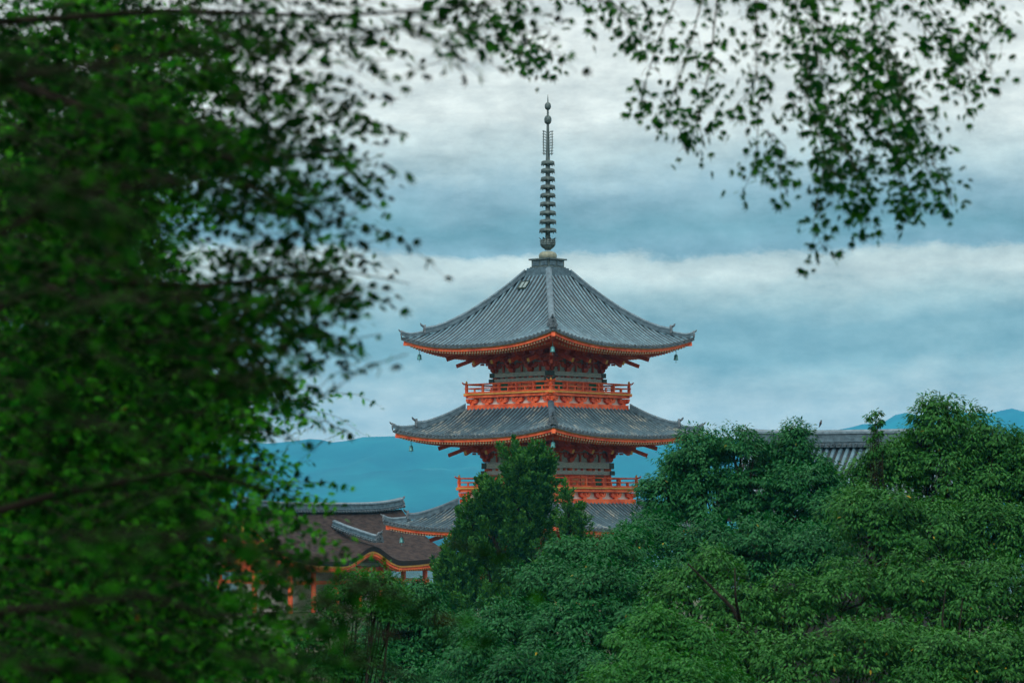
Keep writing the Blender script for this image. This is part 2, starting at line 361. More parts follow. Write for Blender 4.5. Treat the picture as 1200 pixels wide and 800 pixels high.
STO = [  # S eave half side, inner half side, eave z, roof top z, corner lift, wall half side, floor z, beam zs, balcony half side
    dict(S=7.57, st=4.10, ze=-.58, zt=1.10, up=.50, a=3.15, zf=-5.5, zb=(-3.1, -2.85, -2.7, -2.3), zk=-2.2, bal=None),
    dict(S=7.14, st=3.78, ze=5.33, zt=7.20, up=.55, a=2.80, zf=2.13, zb=(2.98, 3.22, 3.38, 3.74), zk=3.80, bal=4.10, bb=1.22),
    dict(S=6.76, st=1.05, ze=11.10, zt=15.95, up=.78, a=2.43, zf=8.22, zb=(8.97, 9.18, 9.29, 9.56), zk=9.60, bal=3.76, bb=7.32),
]
for si, s in enumerate(STO):
    for key in ('ze', 'zt', 'zf', 'zk'): s[key] = Zp(s[key])
    s['zb'] = [Zp(z) for z in s['zb']]
    if s['bal']: s['bb'] = Zp(s['bb'])
    R = HipRoof(s['S'], s['st'], s['ze'], s['zt'], s['up'])
    roof = build_hip_roof(pag, R, M['tile'] if si == 2 else M['tile_l'], .20 if si == 2 else .34,
                          ['lowest and widest tiled roof', 'middle tiled roof streaked with lichen', 'tall uppermost tiled roof'][si])
    if si == 2:
        mb = MB(); mb.T = RZ(-PI / 2)
        p = R.P(-.5, .84, .12); q = R.P(-.5, .91, .12); 
        mb.beam(p, q, .62, .08, 0)
        for dx in (-.34, 0, .34): mb.beam(p + Vector((dx, 0, .04)), q + Vector((dx, 0, .04)), .06, .1, 1)
        for e in (p, q): mb.beam(e + Vector((-.36, 0, .04)), e + Vector((.36, 0, .04)), .06, .1, 1)
        mb.build('roof_hatch', [M['glass'], M['cap']], roof)
    a, zf, zk = s['a'], s['zf'], s['zk']
    # storey body
    mb = MB(); mb.box((0, 0, (zf + zk) / 2), (2 * a - .2, 2 * a - .2, zk - zf), 0)
    wall = mb.build('wall', [M['white']], pag)
    b1, b2, b3, b4 = s['zb']
    mb = MB()
    mb.lathe([(.17, 0), (.185, .3 * (b4 - zf)), (.175, .8 * (b4 - zf)), (.15, b4 - zf + .04)], n=12)
    pil = mb.build('pillar', [M['verm']], wall, True)
    pos = []
    for k in range(4):
        for j in range(3):
            v = RZ(k * PI / 2) @ Vector((-a + j * 2 * a / 3, -a, zf)); pos.append(v)
    for i, v in enumerate(pos):
        if i == 0: pil.location = v
        else: dup(pil, wall, v)
    mb = MB(); mg = MB()
    for k in range(4):
        mb.T = mg.T = RZ(k * PI / 2)
        for z0, z1, pr, ex in ((b1, b2, .24, .3), (b3, b4, .22, .24)):
            mb.box((0, -a - .04, (z0 + z1) / 2 + (.003 if k % 2 else 0)), (2 * a + 2 * ex, pr + .16, z1 - z0), 0)
            for sgn in (-1, 1):
                mb.box((sgn * (a + ex + .0), -a - .04, (z0 + z1) / 2 + (.003 if k % 2 else 0)), (.06, pr + .19, z1 - z0 + .03), 1)
        for j in range(4):
            mb.box((-a + j * 2 * a / 3, -a - .17, (b1 + b2) / 2), (.13, .06, .12), 1)
        for j in range(10):
            mg.box((-a + (j + .5) * 2 * a / 10, -a + .07, (b2 + b3) / 2), (.17, .1, b3 - b2 - .01), 0)
        mg.box((0, -a + .02, b1 - .035), (2 * a - .0, .24, .06), 0)
        mg.box((0, -a + .02, zf + .04), (2 * a - .0, .26, .08), 0)
    mb.build('tie_beam', [M['beam'], M['cap']], wall)
    mg.build('cross_rail', [M['verm']], wall)
    zlo, zhi = zf + .085, b1 - .07
    bay = 2 * a / 3
    for k in range(4):
        for sx in (-1, 1):                                     # shuttered side bays
            mb = MB(); mb.T = RZ(k * PI / 2)
            cx = sx * bay
            mb.box((cx, -a + .05, (zlo + zhi) / 2), (bay - .34, .05, zhi - zlo), 1)
            mb.box((cx - bay * .30, -a + .0, (zlo + zhi) / 2), (bay * .13, .09, zhi - zlo), 0)
            mb.box((cx + bay * .30, -a + .0, (zlo + zhi) / 2), (bay * .13, .09, zhi - zlo), 0)
            fr = mb.build('window_frame', [M['verm'], M['tan']], wall)
            mb = MB(); mb.T = RZ(k * PI / 2)
            for j in range(6):
                mb.box((cx + (j - 2.5) * bay * .075, -a - .01, (zlo + zhi) / 2), (bay * .045, .07, zhi - zlo - .06), 0)
            mb.box((cx, -a + .035, (zlo + zhi) / 2), (bay * .46, .04, zhi - zlo), 0)
            mb.build('shutter', [M['green']], fr)
        mb = MB(); mb.T = RZ(k * PI / 2)                       # boarded double door in the middle bay
        for sx in (-1, 1):
            c = sx * (bay / 4 - .02)
            mb.box((c, -a + .02, (zlo + zhi) / 2), (bay / 2 - .13, .08, zhi - zlo), 1)
            for zz in (zlo + .06, (zlo + zhi) / 2, zhi - .06): mb.box((c, -a - .03, zz), (bay / 2 - .14, .05, .1), 0)
            for q in (-1, 1): mb.box((c + q * (bay / 4 - .11), -a - .034, (zlo + zhi) / 2), (.08, .055, zhi - zlo), 0)
            mb.box((sx * .1, -a - .07, (zlo + zhi) / 2), (.06, .04, .14), 2)
        mb.build('door', [M['verm'], M['tan'], M['gold']], wall)
    # brackets under the eaves
    proj = (s['S'] - a) * .42; H = s['ze'] + .30 - zk
    base = bracket_mb(proj, H); d0 = bracket_mb(proj * 1.36, H, diag=True)
    br = bd = None
    for k in range(4):
        for j in (1, 2):
            v = RZ(k * PI / 2) @ Vector((-a + j * bay, -a, zk)); rz = k * PI / 2 - PI / 2
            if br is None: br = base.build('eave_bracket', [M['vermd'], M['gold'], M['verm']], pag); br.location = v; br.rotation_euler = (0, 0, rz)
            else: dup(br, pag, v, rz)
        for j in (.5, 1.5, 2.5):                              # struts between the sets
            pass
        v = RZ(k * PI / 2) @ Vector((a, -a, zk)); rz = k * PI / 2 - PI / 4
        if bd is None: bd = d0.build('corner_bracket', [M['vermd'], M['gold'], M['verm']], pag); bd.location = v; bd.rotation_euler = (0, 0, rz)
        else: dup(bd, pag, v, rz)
        for rr, jj in ((k * PI / 2 - PI / 2, 0), (k * PI / 2, 0)):
            dup(br, pag, v, rr)
    mb = MB(); dz = (H - .28) / 4
    for k in range(4):
        mb.T = RZ(k * PI / 2)
        for t in (1, 2, 3):
            x = a + proj * t / 3; z = zk + .24 + (t + .98) * dz + (.003 if k % 2 else 0)
            mb.box((0, -x, z), (2 * x + .5, .17, .15), 0)
        mb.box((0, -(a + proj), zk + H - .06 + (.003 if k % 2 else 0)), (2 * (a + proj) + .9, .22, .2), 0)
        mb.add([(-a, -a + .02, zk), (a, -a + .02, zk), (a, -a + .02, zk + H), (-a, -a + .02, zk + H)], [(0, 1, 2, 3)], 1)
        for j in (.5, 1.5, 2.5):
            xx = -a + j * bay
            mb.box((xx, -a - .03, zk + .22), (.12, .12, .44), 0); mb.box((xx, -a - .04, zk + .5), (.28, .2, .14), 0)
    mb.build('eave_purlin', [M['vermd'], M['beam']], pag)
    # wind bells at the four corners
    mb = MB()
    mb.lathe([(.02, 0), (.05, -.02), (.12, -.06), (.14, -.3), (.17, -.36), (.15, -.38)], (0, 0, -.12), 10)
    mb.tube([(0, 0, .2), (0, 0, -.13)], .02, 5); mb.tube([(0, 0, -.5), (0, 0, -.56)], .015, 4)
    mb.prism([(-.17, -.12), (-.1, -.03), (0, .02), (.1, -.03), (.17, -.12), (.05, -.08), (-.05, -.08)], (0, 0, -.56), (.7, .7, 0), (0, 0, 1), (.7, -.7, 0), .02)
    bell = mb.build('wind_bell', [M['bell']], pag, True)
    rr = s['S'] - .85
    for k in range(4):
        v = RZ(k * PI / 2) @ Vector((rr, -rr, s['ze'] + s['up'] * .75 - .72))
        if k == 0: bell.location = v
        else: dup(bell, pag, v)
    # balcony
    if s['bal']:
        b, z0, z1 = s['bal'], s['bb'], zf
        mb = MB()
        mb.box((0, 0, (z0 + z1) / 2), (2 * b - .7, 2 * b - .7, z1 - z0 - .1), 1)
        for k in range(4):
            mb.T = RZ(k * PI / 2); o = .003 if k % 2 else 0
            mb.box((0, -b + .16, z0 + .02 + o), (2 * b - .13, .3, .32), 0)
            mb.box((0, -b + .10, z0 + .70 + o), (2 * b - .02, .26, .13), 0)
            mb.box((0, -b + .10, z1 - .03 + o), (2 * b + .06, .42, .08), 2)
            mb.box((0, -b + .14, z1 - .11 + o), (2 * b + .5, .2, .085), 0)
            n = 44
            for i in range(n): mb.box((-b + (i + .5) * 2 * b / n, -b + .03, z1 - .165), (.07, .12, .07), 0)
        bal = mb.build('balcony', [M['verm'], M['white'], M['gold']], pag)
        mb = MB(); nb = 5; hB = .44
        mb.box((0, 0, .05), (.3, .2, .1), 0)
        mb.prism([(-.46, .28), (-.46, .2), (-.38, .12), (-.26, .09), (.26, .09), (.38, .12), (.46, .2), (.46, .28)], (0, -.02, 0), (1, 0, 0), (0, 0, 1), (0, 1, 0), .2, 0)
        for xx in (-.36, 0, .36): mb.box((xx, -.03, .34), (.23, .24, .12), 0)
        mb.box((0, -.06, .27), (.12, .3, .12), 0)
        bb = mb.build('balcony_bracket', [M['verm']], bal)
        first = True
        for k in range(4):
            for i in range(nb + 1):
                x = -b + .35 + i * (2 * b - .7) / nb
                v = RZ(k * PI / 2) @ Vector((x, -b + .24, z0 + .19))
                if first: bb.location = v; first = False
                else: dup(bb, bal, v, k * PI / 2)
        # balustrade
        zt = zf + .62
        mb = MB(); rb = b - .02
        for k in range(4):
            mb.T = RZ(k * PI / 2); o = .002 if k % 2 else 0
            mb.box((0, -rb, zf + .08 + o), (2 * rb + .1, .1, .1), 0)
            mb.box((0, -rb, zf + .36 + o), (2 * rb + .3, .08, .07), 0)
            ex = .28
            path = [(-rb - ex - .12, -rb, zt + .13), (-rb - ex, -rb, zt + .045), (-rb + .2, -rb, zt + o), (0, -rb, zt + o), (rb - .2, -rb, zt + o), (rb + ex, -rb, zt + .045), (rb + ex + .12, -rb, zt + .13)]
            mb.tube(path, [.035, .045, .05, .05, .05, .045, .035], 7, 0)
            for i in range(1, 10):
                x = -rb + i * 2 * rb / 10
                if i % 2 == 0: mb.box((x, -rb, (zf + zt) / 2 + .02), (.11, .12, zt - zf - .0), 0)
                else: mb.box((x, -rb, zf + .2), (.09, .08, .26), 0)
            mb.box((rb, -rb, zf + .3), (.15, .15, .72), 0); mb.lathe([(.03, 0), (.08, .05), (.07, .13), (.01, .2)], (rb, -rb, zf + .66), 8, 1)
            mb.box((rb, -rb, zf - .04), (.3, .3, .16), 1)
        mb.build('balustrade', [M['verm'], M['gold']], bal)

mb = MB(); mb.box((0, 0, .28), (11.4, 11.4, 1.5), 0); mb.box((0, 0, 1.01), (11.0, 11.0, .06), 0)
for k in range(4):
    mb.T = RZ(k * PI / 2)
    for q in range(4): mb.box((0, -5.85 - .3 * q, .75 - .25 * q - .1), (2.6, .3, .5), 0)
mb.build('base_platform', [M['stone']], pag)

# roof crown and finial
zt = STO[2]['zt']
mb = MB()
mb.box((0, 0, zt + .05), (2.3, 2.3, .56), 0); mb.box((0, 0, zt + .40), (1.95, 1.95, .14), 0)
for z, h, w in ((zt + .51, .08, 1.66), (zt + .77, .44, 1.5), (zt + 1.03, .09, 1.78)): mb.box((0, 0, z), (w, w, h), 1)
for k in range(4):
    mb.T = RZ(k * PI / 2)
    for sx in (-1, 1): mb.box((sx * .36, -.76, zt + .77), (.56, .05, .3), 0)
fin = mb.build('finial', [M['ridge'], M['bronze']], pag)
fb = zt + 1.07
def zy(y): return Zp((HZ - y) / 18.0)
mb = MB(); z0, z1 = fb, zy(291)
mb.lathe([(.52, 0), (.58, .08), (.6, .24), (.52, .40), (.36, .48), (.2, .52)], (0, 0, z0), 20)
mb.build('inverted_bowl', [M['patina']], fin, True)
mb = MB()
for j in range(8):
    mb.T = Matrix.Translation((0, 0, zy(292))) @ RZ(j * PI / 4 + .2)
    for sc, r0 in ((1, .12), (.75, .2)):
        pr = [(r0, 0), (r0 + .22 * sc, .12), (r0 + .36 * sc, .38 * sc), (r0 + .34 * sc, .62 * sc), (r0 + .46 * sc, .74 * sc)]
        vs = []
        for i, (r, z) in enumerate(pr):
            w = [.08, .17, .19, .14, .02][i]
            vs += [(r, -w, z), (r + .03, 0, z), (r, w, z)]
        mb.add(vs, [(3 * i + a, 3 * i + a + 1, 3 * i + 3 + a + 1, 3 * i + 3 + a) for i in range(4) for a in range(2)], 0)
mb.T = Matrix.Identity(4); mb.lathe([(.2, 0), (.26, .2), (.16, .5)], (0, 0, zy(293)), 12)
mb.build('lotus_flower', [M['bronze']], fin)
mb = MB()
prof = [(.17, zy(293)), (.165, zy(260)), (.15, zy(190)), (.13, zy(182)), (.09, zy(150)), (.07, zy(135)), (.05, zy(120)), (.012, zy(111))]
mb.lathe(prof, n=12); mb.build('spire_shaft', [M['bronze']], fin, True)
ys = [269.7, 259.5, 249.3, 238.9, 228.7, 219, 209.5, 199.8, 190.8]
for i, y in enumerate(ys):
    mb = MB(); r = .57 - i * .016
    mb.lathe([(.17, -.05), (r * .6, -.12), (r * .93, -.13), (r, -.06), (r * .96, .06), (r * .8, .11), (.17, .1)], (0, 0, zy(y)), 20)
    for q in range(8):
        an = q * PI / 4; mb.box(((r * .93) * math.cos(an), (r * .93) * math.sin(an), zy(y) - .16), (.05, .05, .07))
    mb.build('spire_ring', [M['bronze']], fin)
for k in range(4):                                              # water flame openwork
    mb = MB(); mb.T = RZ(k * PI / 2 + PI / 4 + .1)
    za, zb_ = zy(182), zy(153)
    mb.tube([(.25, 0, za), (.29, 0, (za + zb_) / 2), (.27, 0, zb_)], .03, 5)
    for j in range(9):
        z = za + (j + .5) * (zb_ - za) / 9
        mb.tube([(.1, 0, z - .06), (.2, 0, z + .04), (.28, 0, z - .02), (.36, 0, z + .07)], [.025, .03, .03, .015], 4)
    mb.build('water_flame', [M['bronze']], fin)
for yc, r, h in ((140.5, .235, .30), (124.5, .205, .25)):
    mb = MB(); mb.lathe([(.08, -h), (r * .8, -h * .75), (r, -h * .3), (r, h * .3), (r * .75, h * .75), (.07, h)], (0, 0, zy(yc)), 14)
    mb.build('jewel', [M['bronze']], fin, True)

# ------------------------------------------------------------------ gate hall with a cypress bark roof (behind, left)
def tile_ridge(mb, A, B, w, h, sag, nseg, mi_body, mi_dark, ends=(True, True)):
    A, B = Vector(A), Vector(B); d = (B - A).normalized(); r = Vector((d.y, -d.x, 0))
    pts = []
    for i in range(nseg + 1):
        t = i / nseg; p = A.lerp(B, t); p.z += sag * ((2 * t - 1) ** 4); pts.append(p)
    pr = [(-w, 0), (w, 0), (w, h * .3), (w * 1.15, h * .32), (w * 1.15, h * .4), (w * .8, h * .42), (w * .8, h * .8), (w * 1.0, h * .82), (w * .9, h * .95), (0, h * 1.08), (-w * .9, h * .95), (-w * 1.0, h * .82), (-w * .8, h * .8), (-w * .8, h * .42), (-w * 1.15, h * .4), (-w * 1.15, h * .32), (-w, h * .3)]
    mb.sweep(pts, pr, side=r, mi=mi_body)
    n = int((B - A).length / .27)
    for i in range(n):
        t = (i + .5) / n; p = A.lerp(B, t); p.z += sag * ((2 * t - 1) ** 4)
        for sd in (-1, 1):
            c = p + r * (sd * w * 1.05) + Vector((0, 0, h * .16))
            mb.tube([c, c + r * (sd * .16) + Vector((0, 0, -.05))], [.085, .09], 7, mi_dark)
    if ends[0]: ridge_ornament(mb, pts[0] + Vector((0, 0, .1)), -d, 1.1, mi_dark)
    if ends[1]: ridge_ornament(mb, pts[-1] + Vector((0, 0, .1)), d, 1.1, mi_dark)

HX, HY = -14.0, 205.0
hall = empty('gate_hall', (HX, HY, -7.6), PI / 4)
tag(hall, 'low hall with brown cypress bark roof, bowed gable and vermilion posts behind maple leaves', 'temple hall')
# local: ridge along x, front slope faces -y ; heights over -7.6
def hz(z): return z + 7.6
Lh, Wd, zr, ze_ = 7.9, 5.6, hz(.72), hz(-2.95)
def hallz(x, y):
    t = 1 - abs(y) / Wd
    z = ze_ + (zr - ze_) * (.5 * t + .5 * t * t) + .55 * (abs(x) / Lh) ** 4 * (1 - t * .7)
    return z
KW, KH, KD = 2.9, 1.15, 1.2                                      # bowed gable half width, rise, projection
def bow(u):                                                      # karahafu curve, u in -1..1
    u = abs(u)
    return KH * (.5 + .5 * math.cos(PI * min(1, u))) ** .85 - .14 * math.sin(PI * min(1, u)) ** 2
mb = MB(); nx, ny = 48, 16
for sy in (-1, 1):
    top, bot = [], []
    for j in range(ny + 1):
        for i in range(nx + 1):
            x = -Lh + 2 * Lh * i / nx; y = sy * Wd * j / ny
            z = hallz(x, y)
            if sy < 0 and abs(x) < KW:
                k = max(0, (j / ny - .22) / .78)
                z += bow(x / KW) * k * k * (3 - 2 * k) * .95
            top.append((x, y, z))
            e = .34 if j else .34
            bot.append((x * .985, y * .99, z - e))
    o = len(top)
    fs = [(j * (nx + 1) + i, j * (nx + 1) + i + 1, (j + 1) * (nx + 1) + i + 1, (j + 1) * (nx + 1) + i) for j in range(ny) for i in range(nx)]
    mb.add(top, [f if sy > 0 else f[::-1] for f in fs], 0)
    mb.add(bot, fs, 1)
    # eave edge and the two rakes
    ed = [(ny * (nx + 1) + i) for i in range(nx + 1)]
    vs = [top[i] for i in ed] + [bot[i] for i in ed]
    mb.add(vs, [(i, i + 1, nx + 2 + i, nx + 1 + i) for i in range(nx)], 1)
    for i0 in (0, nx):
        ed = [j * (nx + 1) + i0 for j in range(ny + 1)]
        vs = [top[i] for i in ed] + [bot[i] for i in ed]
        mb.add(vs, [(i, i + 1, ny + 2 + i, ny + 1 + i) for i in range(ny)], 1)
hroof = mb.build('roof', [M['bark_roof'], M['bark_edge']], hall, True)
mb = MB()
tile_ridge(mb, (-Lh + .1, 0, zr - .12), (Lh - .1, 0, zr - .12), .32, .72, .42, 20, 0, 1)
mb.build('roof_ridge', [M['ridge'], M['tiledark']], hroof)
mb = MB()
zk0 = hallz(0, -Wd) + KH * .95
tile_ridge(mb, (0, -1.3, hz(-.52)), (0, -Wd - .5, hz(-1.62)), .26, .5, .06, 8, 0, 1, (False, True))
mb.build('gable_ridge', [M['ridge'], M['tiledark']], hroof)
# bow board, ochre strip and painted eave boards on the front
mb = MB()
def strip(yb, z_off, th, hgt, mi, x0=-Lh + .15, x1=Lh - .15, n=60):
    vs = []
    for i in range(n + 1):
        x = x0 + (x1 - x0) * i / n
        z = hallz(x, -Wd) + (bow(x / KW) * .95 if abs(x) < KW else 0) - .34 + z_off
        vs += [(x, yb, z), (x, yb, z - hgt), (x, yb + th, z - hgt), (x, yb + th, z)]
    mb.add(vs, [(4 * i + a, 4 * i + (a + 1) % 4, 4 * i + 4 + (a + 1) % 4, 4 * i + 4 + a) for i in range(n) for a in range(4)], mi)
strip(-Wd + .12, -.01, .5, .12, 1); strip(-Wd + .2, -.13, .4, .2, 0)
strip(-Wd + .3, -.34, .3, .12, 2, -KW, KW)
for i in range(70):
    x = -Lh + .3 + i * (2 * Lh - .6) / 69
    if abs(x) > KW - .3:
        z = hallz(x, -Wd) - .34 - .38
        mb.beam((x, -3.2, z + .45), (x, -Wd + .25, z), .1, .11, 0, 1)
mb.build('eave_board', [M['verm'], M['gold'], M['vermd']], hroof)
for sx in (-1, 1):                                               # gable boards with gold pendants
    mb = MB(); n = 24; vs = []
    for i in range(n + 1):
        y = -Wd * .97 + 2 * Wd * .97 * i / n; z = hallz(Lh, y) - .36
        x = sx * (Lh - .25)
        vs += [(x, y, z), (x, y, z - .42 - .12 * abs(y) / Wd), (x - sx * .14, y, z - .42 - .12 * abs(y) / Wd), (x - sx * .14, y, z)]
    mb.add(vs, [(4 * i + a, 4 * i + (a + 1) % 4, 4 * i + 4 + (a + 1) % 4, 4 * i + 4 + a) for i in range(n) for a in range(4)], 0)
    vs = []
    for i in range(n + 1):
        y = -Wd * .975 + 2 * Wd * .975 * i / n; z = hallz(Lh, y) - .33; x = sx * (Lh - .2)
        vs += [(x, y, z), (x, y, z - .1), (x - sx * .1, y, z - .1), (x - sx * .1, y, z)]
    mb.add(vs, [(4 * i + a, 4 * i + (a + 1) % 4, 4 * i + 4 + (a + 1) % 4, 4 * i + 4 + a) for i in range(n) for a in range(4)], 1)
    gb = mb.build('gable_board', [M['verm'], M['gold']], hroof)
    pend = [(-.5, .2), (-.35, .45), (0, .55), (.35, .45), (.5, .2), (.38, -.05), (.45, -.3), (.18, -.42), (.12, -.7), (0, -.85), (-.12, -.7), (-.18, -.42), (-.45, -.3), (-.38, -.05)]
    mb = MB()
    mb.prism(pend, (sx * (Lh - .16), 0, hallz(Lh, 0) - 1.0), (0, 1, 0), (0, 0, 1), (1, 0, 0), .1, 0)
    for y in (-2.9, 2.9, -5.0, 5.0): mb.prism([(p[0] * .6, p[1] * .5) for p in pend], (sx * (Lh - .16), y, hallz(Lh, y) - .62), (0, 1, 0), (0, 0, 1), (1, 0, 0), .1, 0)
    mb.build('gable_pendant', [M['gold']], gb)
# body: white walls set back, posts, beams, gable wall
mb = MB()
mb.box((0, .9, hz(-5.3) / 2 + 1.3), (2 * Lh - 5, 5.0, 5.2 - .2), 0)
mb.add([(-Lh + 1.3, -3.9, hz(-3.35)), (-Lh + 1.3, 3.9, hz(-3.35)), (-Lh + 1.3, 0, hz(-.1)), (Lh - 1.3, -3.9, hz(-3.35)), (Lh - 1.3, 3.9, hz(-3.35)), (Lh - 1.3, 0, hz(-.1))],
       [(0, 2, 1), (3, 4, 5)], 1)
hw = mb.build('wall', [M['white'], M['vermd']], hall)
mb = MB(); mb.lathe([(.3, 0), (.22, .12), (.19, .2), (.19, 4.0), (.17, 4.35)], n=12)
post = mb.build('pillar', [M['verm']], hall, True); first = True
for x in (-6.6, -4.4, -2.2, 0, 2.2, 4.4, 6.6):
    for y in (-4.0, 4.0) + ((0,) if abs(x) > 6 else ()):
        if first: post.location = (x, y, .15); first = False
        else: dup(post, hall, (x, y, .15))
mb = MB()
for y in (-4.0, 4.0):
    mb.box((0, y, 3.15), (13.9, .2, .26), 0); mb.box((0, y, 4.05), (14.6, .26, .34), 0); mb.box((0, y, 4.45), (14.9, .5, .2), 1)
for x in (-6.6, 6.6):
    mb.box((x, 0, 3.18), (.2, 8.1, .26), 0); mb.box((x, 0, 4.08), (.26, 8.9, .34), 0)
    mb.box((x, 0, 5.3), (.24, 5.2, .3), 0); mb.box((x, 0, 6.2), (.2, .3, 1.6), 0); mb.box((x, -1.7, 4.8), (.2, .24, .9), 0); mb.box((x, 1.7, 4.8), (.2, .24, .9), 0)
for x in (-6.6, -4.4, -2.2, 2.2, 4.4, 6.6):
    mb.box((x, -4.0, 4.62), (.9, .3, .16), 0); mb.box((x, -4.45, 4.5), (.2, .9, .16), 0)
mb.build('beam', [M['verm'], M['beam']], hall)
mb = MB()
mb.box((0, 0, .07), (15.6, 9.8, .16), 0)
for i in range(52): mb.box((-7.5 + i * 15 / 51, -4.75, .5), (.07, .07, .72), 1)
mb.box((0, -4.75, .9), (15.1, .1, .09), 1); mb.box((0, -4.75, .25), (15.1, .08, .07), 1)
mb.build('veranda', [M['stone'], M['wood']], hall)

# ------------------------------------------------------------------ tiled hall half hidden behind the trees (right)
RD = 130.0
rh = empty('tiled_hall', (at(1003, HZ, RD).x, RD, -9.0), math.radians(-24))
tag(rh, 'grey tiled hall roof with a straight ridge showing between the tree crowns', 'temple hall')
Lr, Wr = 5.3, 5.2
zrr, zer = 9.0 + 3.55, 9.0 + .2
def rz_(x, t): return zer + (zrr - zer) * (.62 * t + .38 * t * t) + .3 * (abs(x) / Lr) ** 5 * (1 - t)
mb = MB()
for sy in (-1, 1):
    n = 12
    vs = [(sx * Lr, sy * Wr * (1 - j / n), rz_(Lr, j / n)) for j in range(n + 1) for sx in (-1, 0, 1)]
    vs = [(x, y, rz_(x, 1 - abs(y) / Wr)) for x, y, _ in vs]
    mb.add(vs, [(3 * j + a, 3 * j + a + 1, 3 * j + 4 + a, 3 * j + 3 + a) for j in range(n) for a in range(2)], 1)
    cnt = int(2 * Lr / .33)
    for i in range(cnt + 1):
        x = -Lr + i * 2 * Lr / cnt; v2 = []
        for j in range(n + 1):
            t = j / n
            for q in range(5):
                a = PI * q / 4; v2.append((x + .1 * math.cos(a), sy * Wr * (1 - t), rz_(x, t) + .11 * math.sin(a)))
        mb.add(v2, [(j * 5 + q, j * 5 + 5 + q, j * 5 + 6 + q, j * 5 + q + 1) for j in range(n) for q in range(4)], 0)
r2 = mb.build('roof', [M['tile'], M['pan']], rh)
mb = MB()
tile_ridge(mb, (-Lr - .1, 0, zrr - .1), (Lr + .1, 0, zrr - .1), .34, .78, .12, 16, 0, 1)
mb.build('roof_ridge', [M['ridge'], M['tiledark']], r2)
mb = MB()
for sy in (-1, 1): mb.box((0, sy * (Wr - .3), zer - .12), (2 * Lr - .1, .4, .2), 0)
for sx in (-1, 1):
    for sy in (-1, 1): mb.beam((sx * (Lr - .1), 0, zrr - .35), (sx * (Lr - .1), sy * (Wr - .1), zer - .1), .12, .35, 0)
mb.build('eave_board', [M['wood']], r2)
mb = MB(); mb.box((0, 0, 4.5), (2 * Lr - 2, 2 * Wr - 2.4, 9.0), 0)
mb.add([(-Lr + 1, -4, 9), (-Lr + 1, 4, 9), (-Lr + 1, 0, zrr - .3), (Lr - 1, -4, 9), (Lr - 1, 4, 9), (Lr - 1, 0, zrr - .3)], [(0, 2, 1), (3, 4, 5)], 0)
mb.build('wall', [M['wood']], rh)
mb = MB(); mb.tube([(0, 0, 0), (0, 0, 9)], .17, 8)
pl_ = mb.build('pillar', [M['wood']], rh)
for i, (x, y) in enumerate([(x, y) for x in (-4.2, -1.4, 1.4, 4.2) for y in (-4.05, 4.05)]):
    if i == 0: pl_.location = (x, y, 0)
    else: dup(pl_, rh, (x, y, 0))

# crow on that ridge
bp = at(961.5, 499.6, RD + .6)
mb = MB()
ang = math.radians(20); ca, sa = math.cos(ang), math.sin(ang)
def rp(x, z): return Vector((x * ca, x * sa, z))
mb.tube([rp(-.03, .05), rp(-.015, .09), rp(.0, .15), rp(.02, .21), rp(.03, .25), rp(.035, .285), rp(.035, .315)], [.015, .045, .062, .052, .033, .036, .014], 9)
mb.tube([rp(.06, .285), rp(.1, .278)], [.014, .004], 5)
mb.tube([rp(-.01, .12), rp(-.05, .04), rp(-.08, -.03)], [.04, .03, .022], 5)
for q in (-.02, .02): mb.tube([Vector((0, q, .1)), Vector((.01, q, .0))], .007, 4)
o = mb.build('bird', [M['bird']], None, True); o.location = bp
tag(o, 'small black bird perched upright on the ridge of the tiled hall', 'bird')

# ------------------------------------------------------------------ terrain, hills
def ground_z(x, y):
    pts = [(-400, 80), (-160, 46), (-70, 26), (-25, 7), (-5, -1.7), (4, -1.75), (14, -4.5), (40, -13), (70, -15), (105, -13), (125, -9.2), (150, -7.3), (165, -6.55), (235, -6.7), (290, -16), (520, -52), (900, -60), (12000, -60)]  # unseen rise behind the camera is shaped to block low light from there
    for (a, za), (b, zb) in zip(pts, pts[1:]):
        if y <= b:
            t = (y - a) / (b - a); t = max(0, t); t = t * t * (3 - 2 * t); z = za + (zb - za) * t; break
    k = 1 if y < 100 or y > 260 else .15
    return z + k * .5 * noise.noise(Vector((x * .05, y * .05, 3)))
ysamp = [-160, -100, -60, -30, -12] + [i * 4 for i in range(-2, 75)] + [310, 330, 360, 400, 450, 520, 620, 760, 950, 1300, 1800, 2600, 3600, 5000, 7000, 8500, 9700]
xs = sorted([sg * v for sg in (-1, 1) for v in (3, 6, 10, 14, 18, 23, 28, 34, 40, 50, 62, 80, 110, 160, 240, 400, 700, 1200, 2000, 3200, 4800)] + [0])
vs = [(x, y, ground_z(x, y)) for y in ysamp for x in xs]; nx = len(xs)
me = bpy.data.meshes.new('ground'); me.from_pydata(vs, [], [(j * nx + i, j * nx + i + 1, (j + 1) * nx + i + 1, (j + 1) * nx + i) for j in range(len(ysamp) - 1) for i in range(nx - 1)])
me.materials.append(M['ground']); me.polygons.foreach_set('use_smooth', [True] * len(me.polygons))
g = bpy.data.objects.new('ground', me); COL.objects.link(g); tag(g, kind='structure')

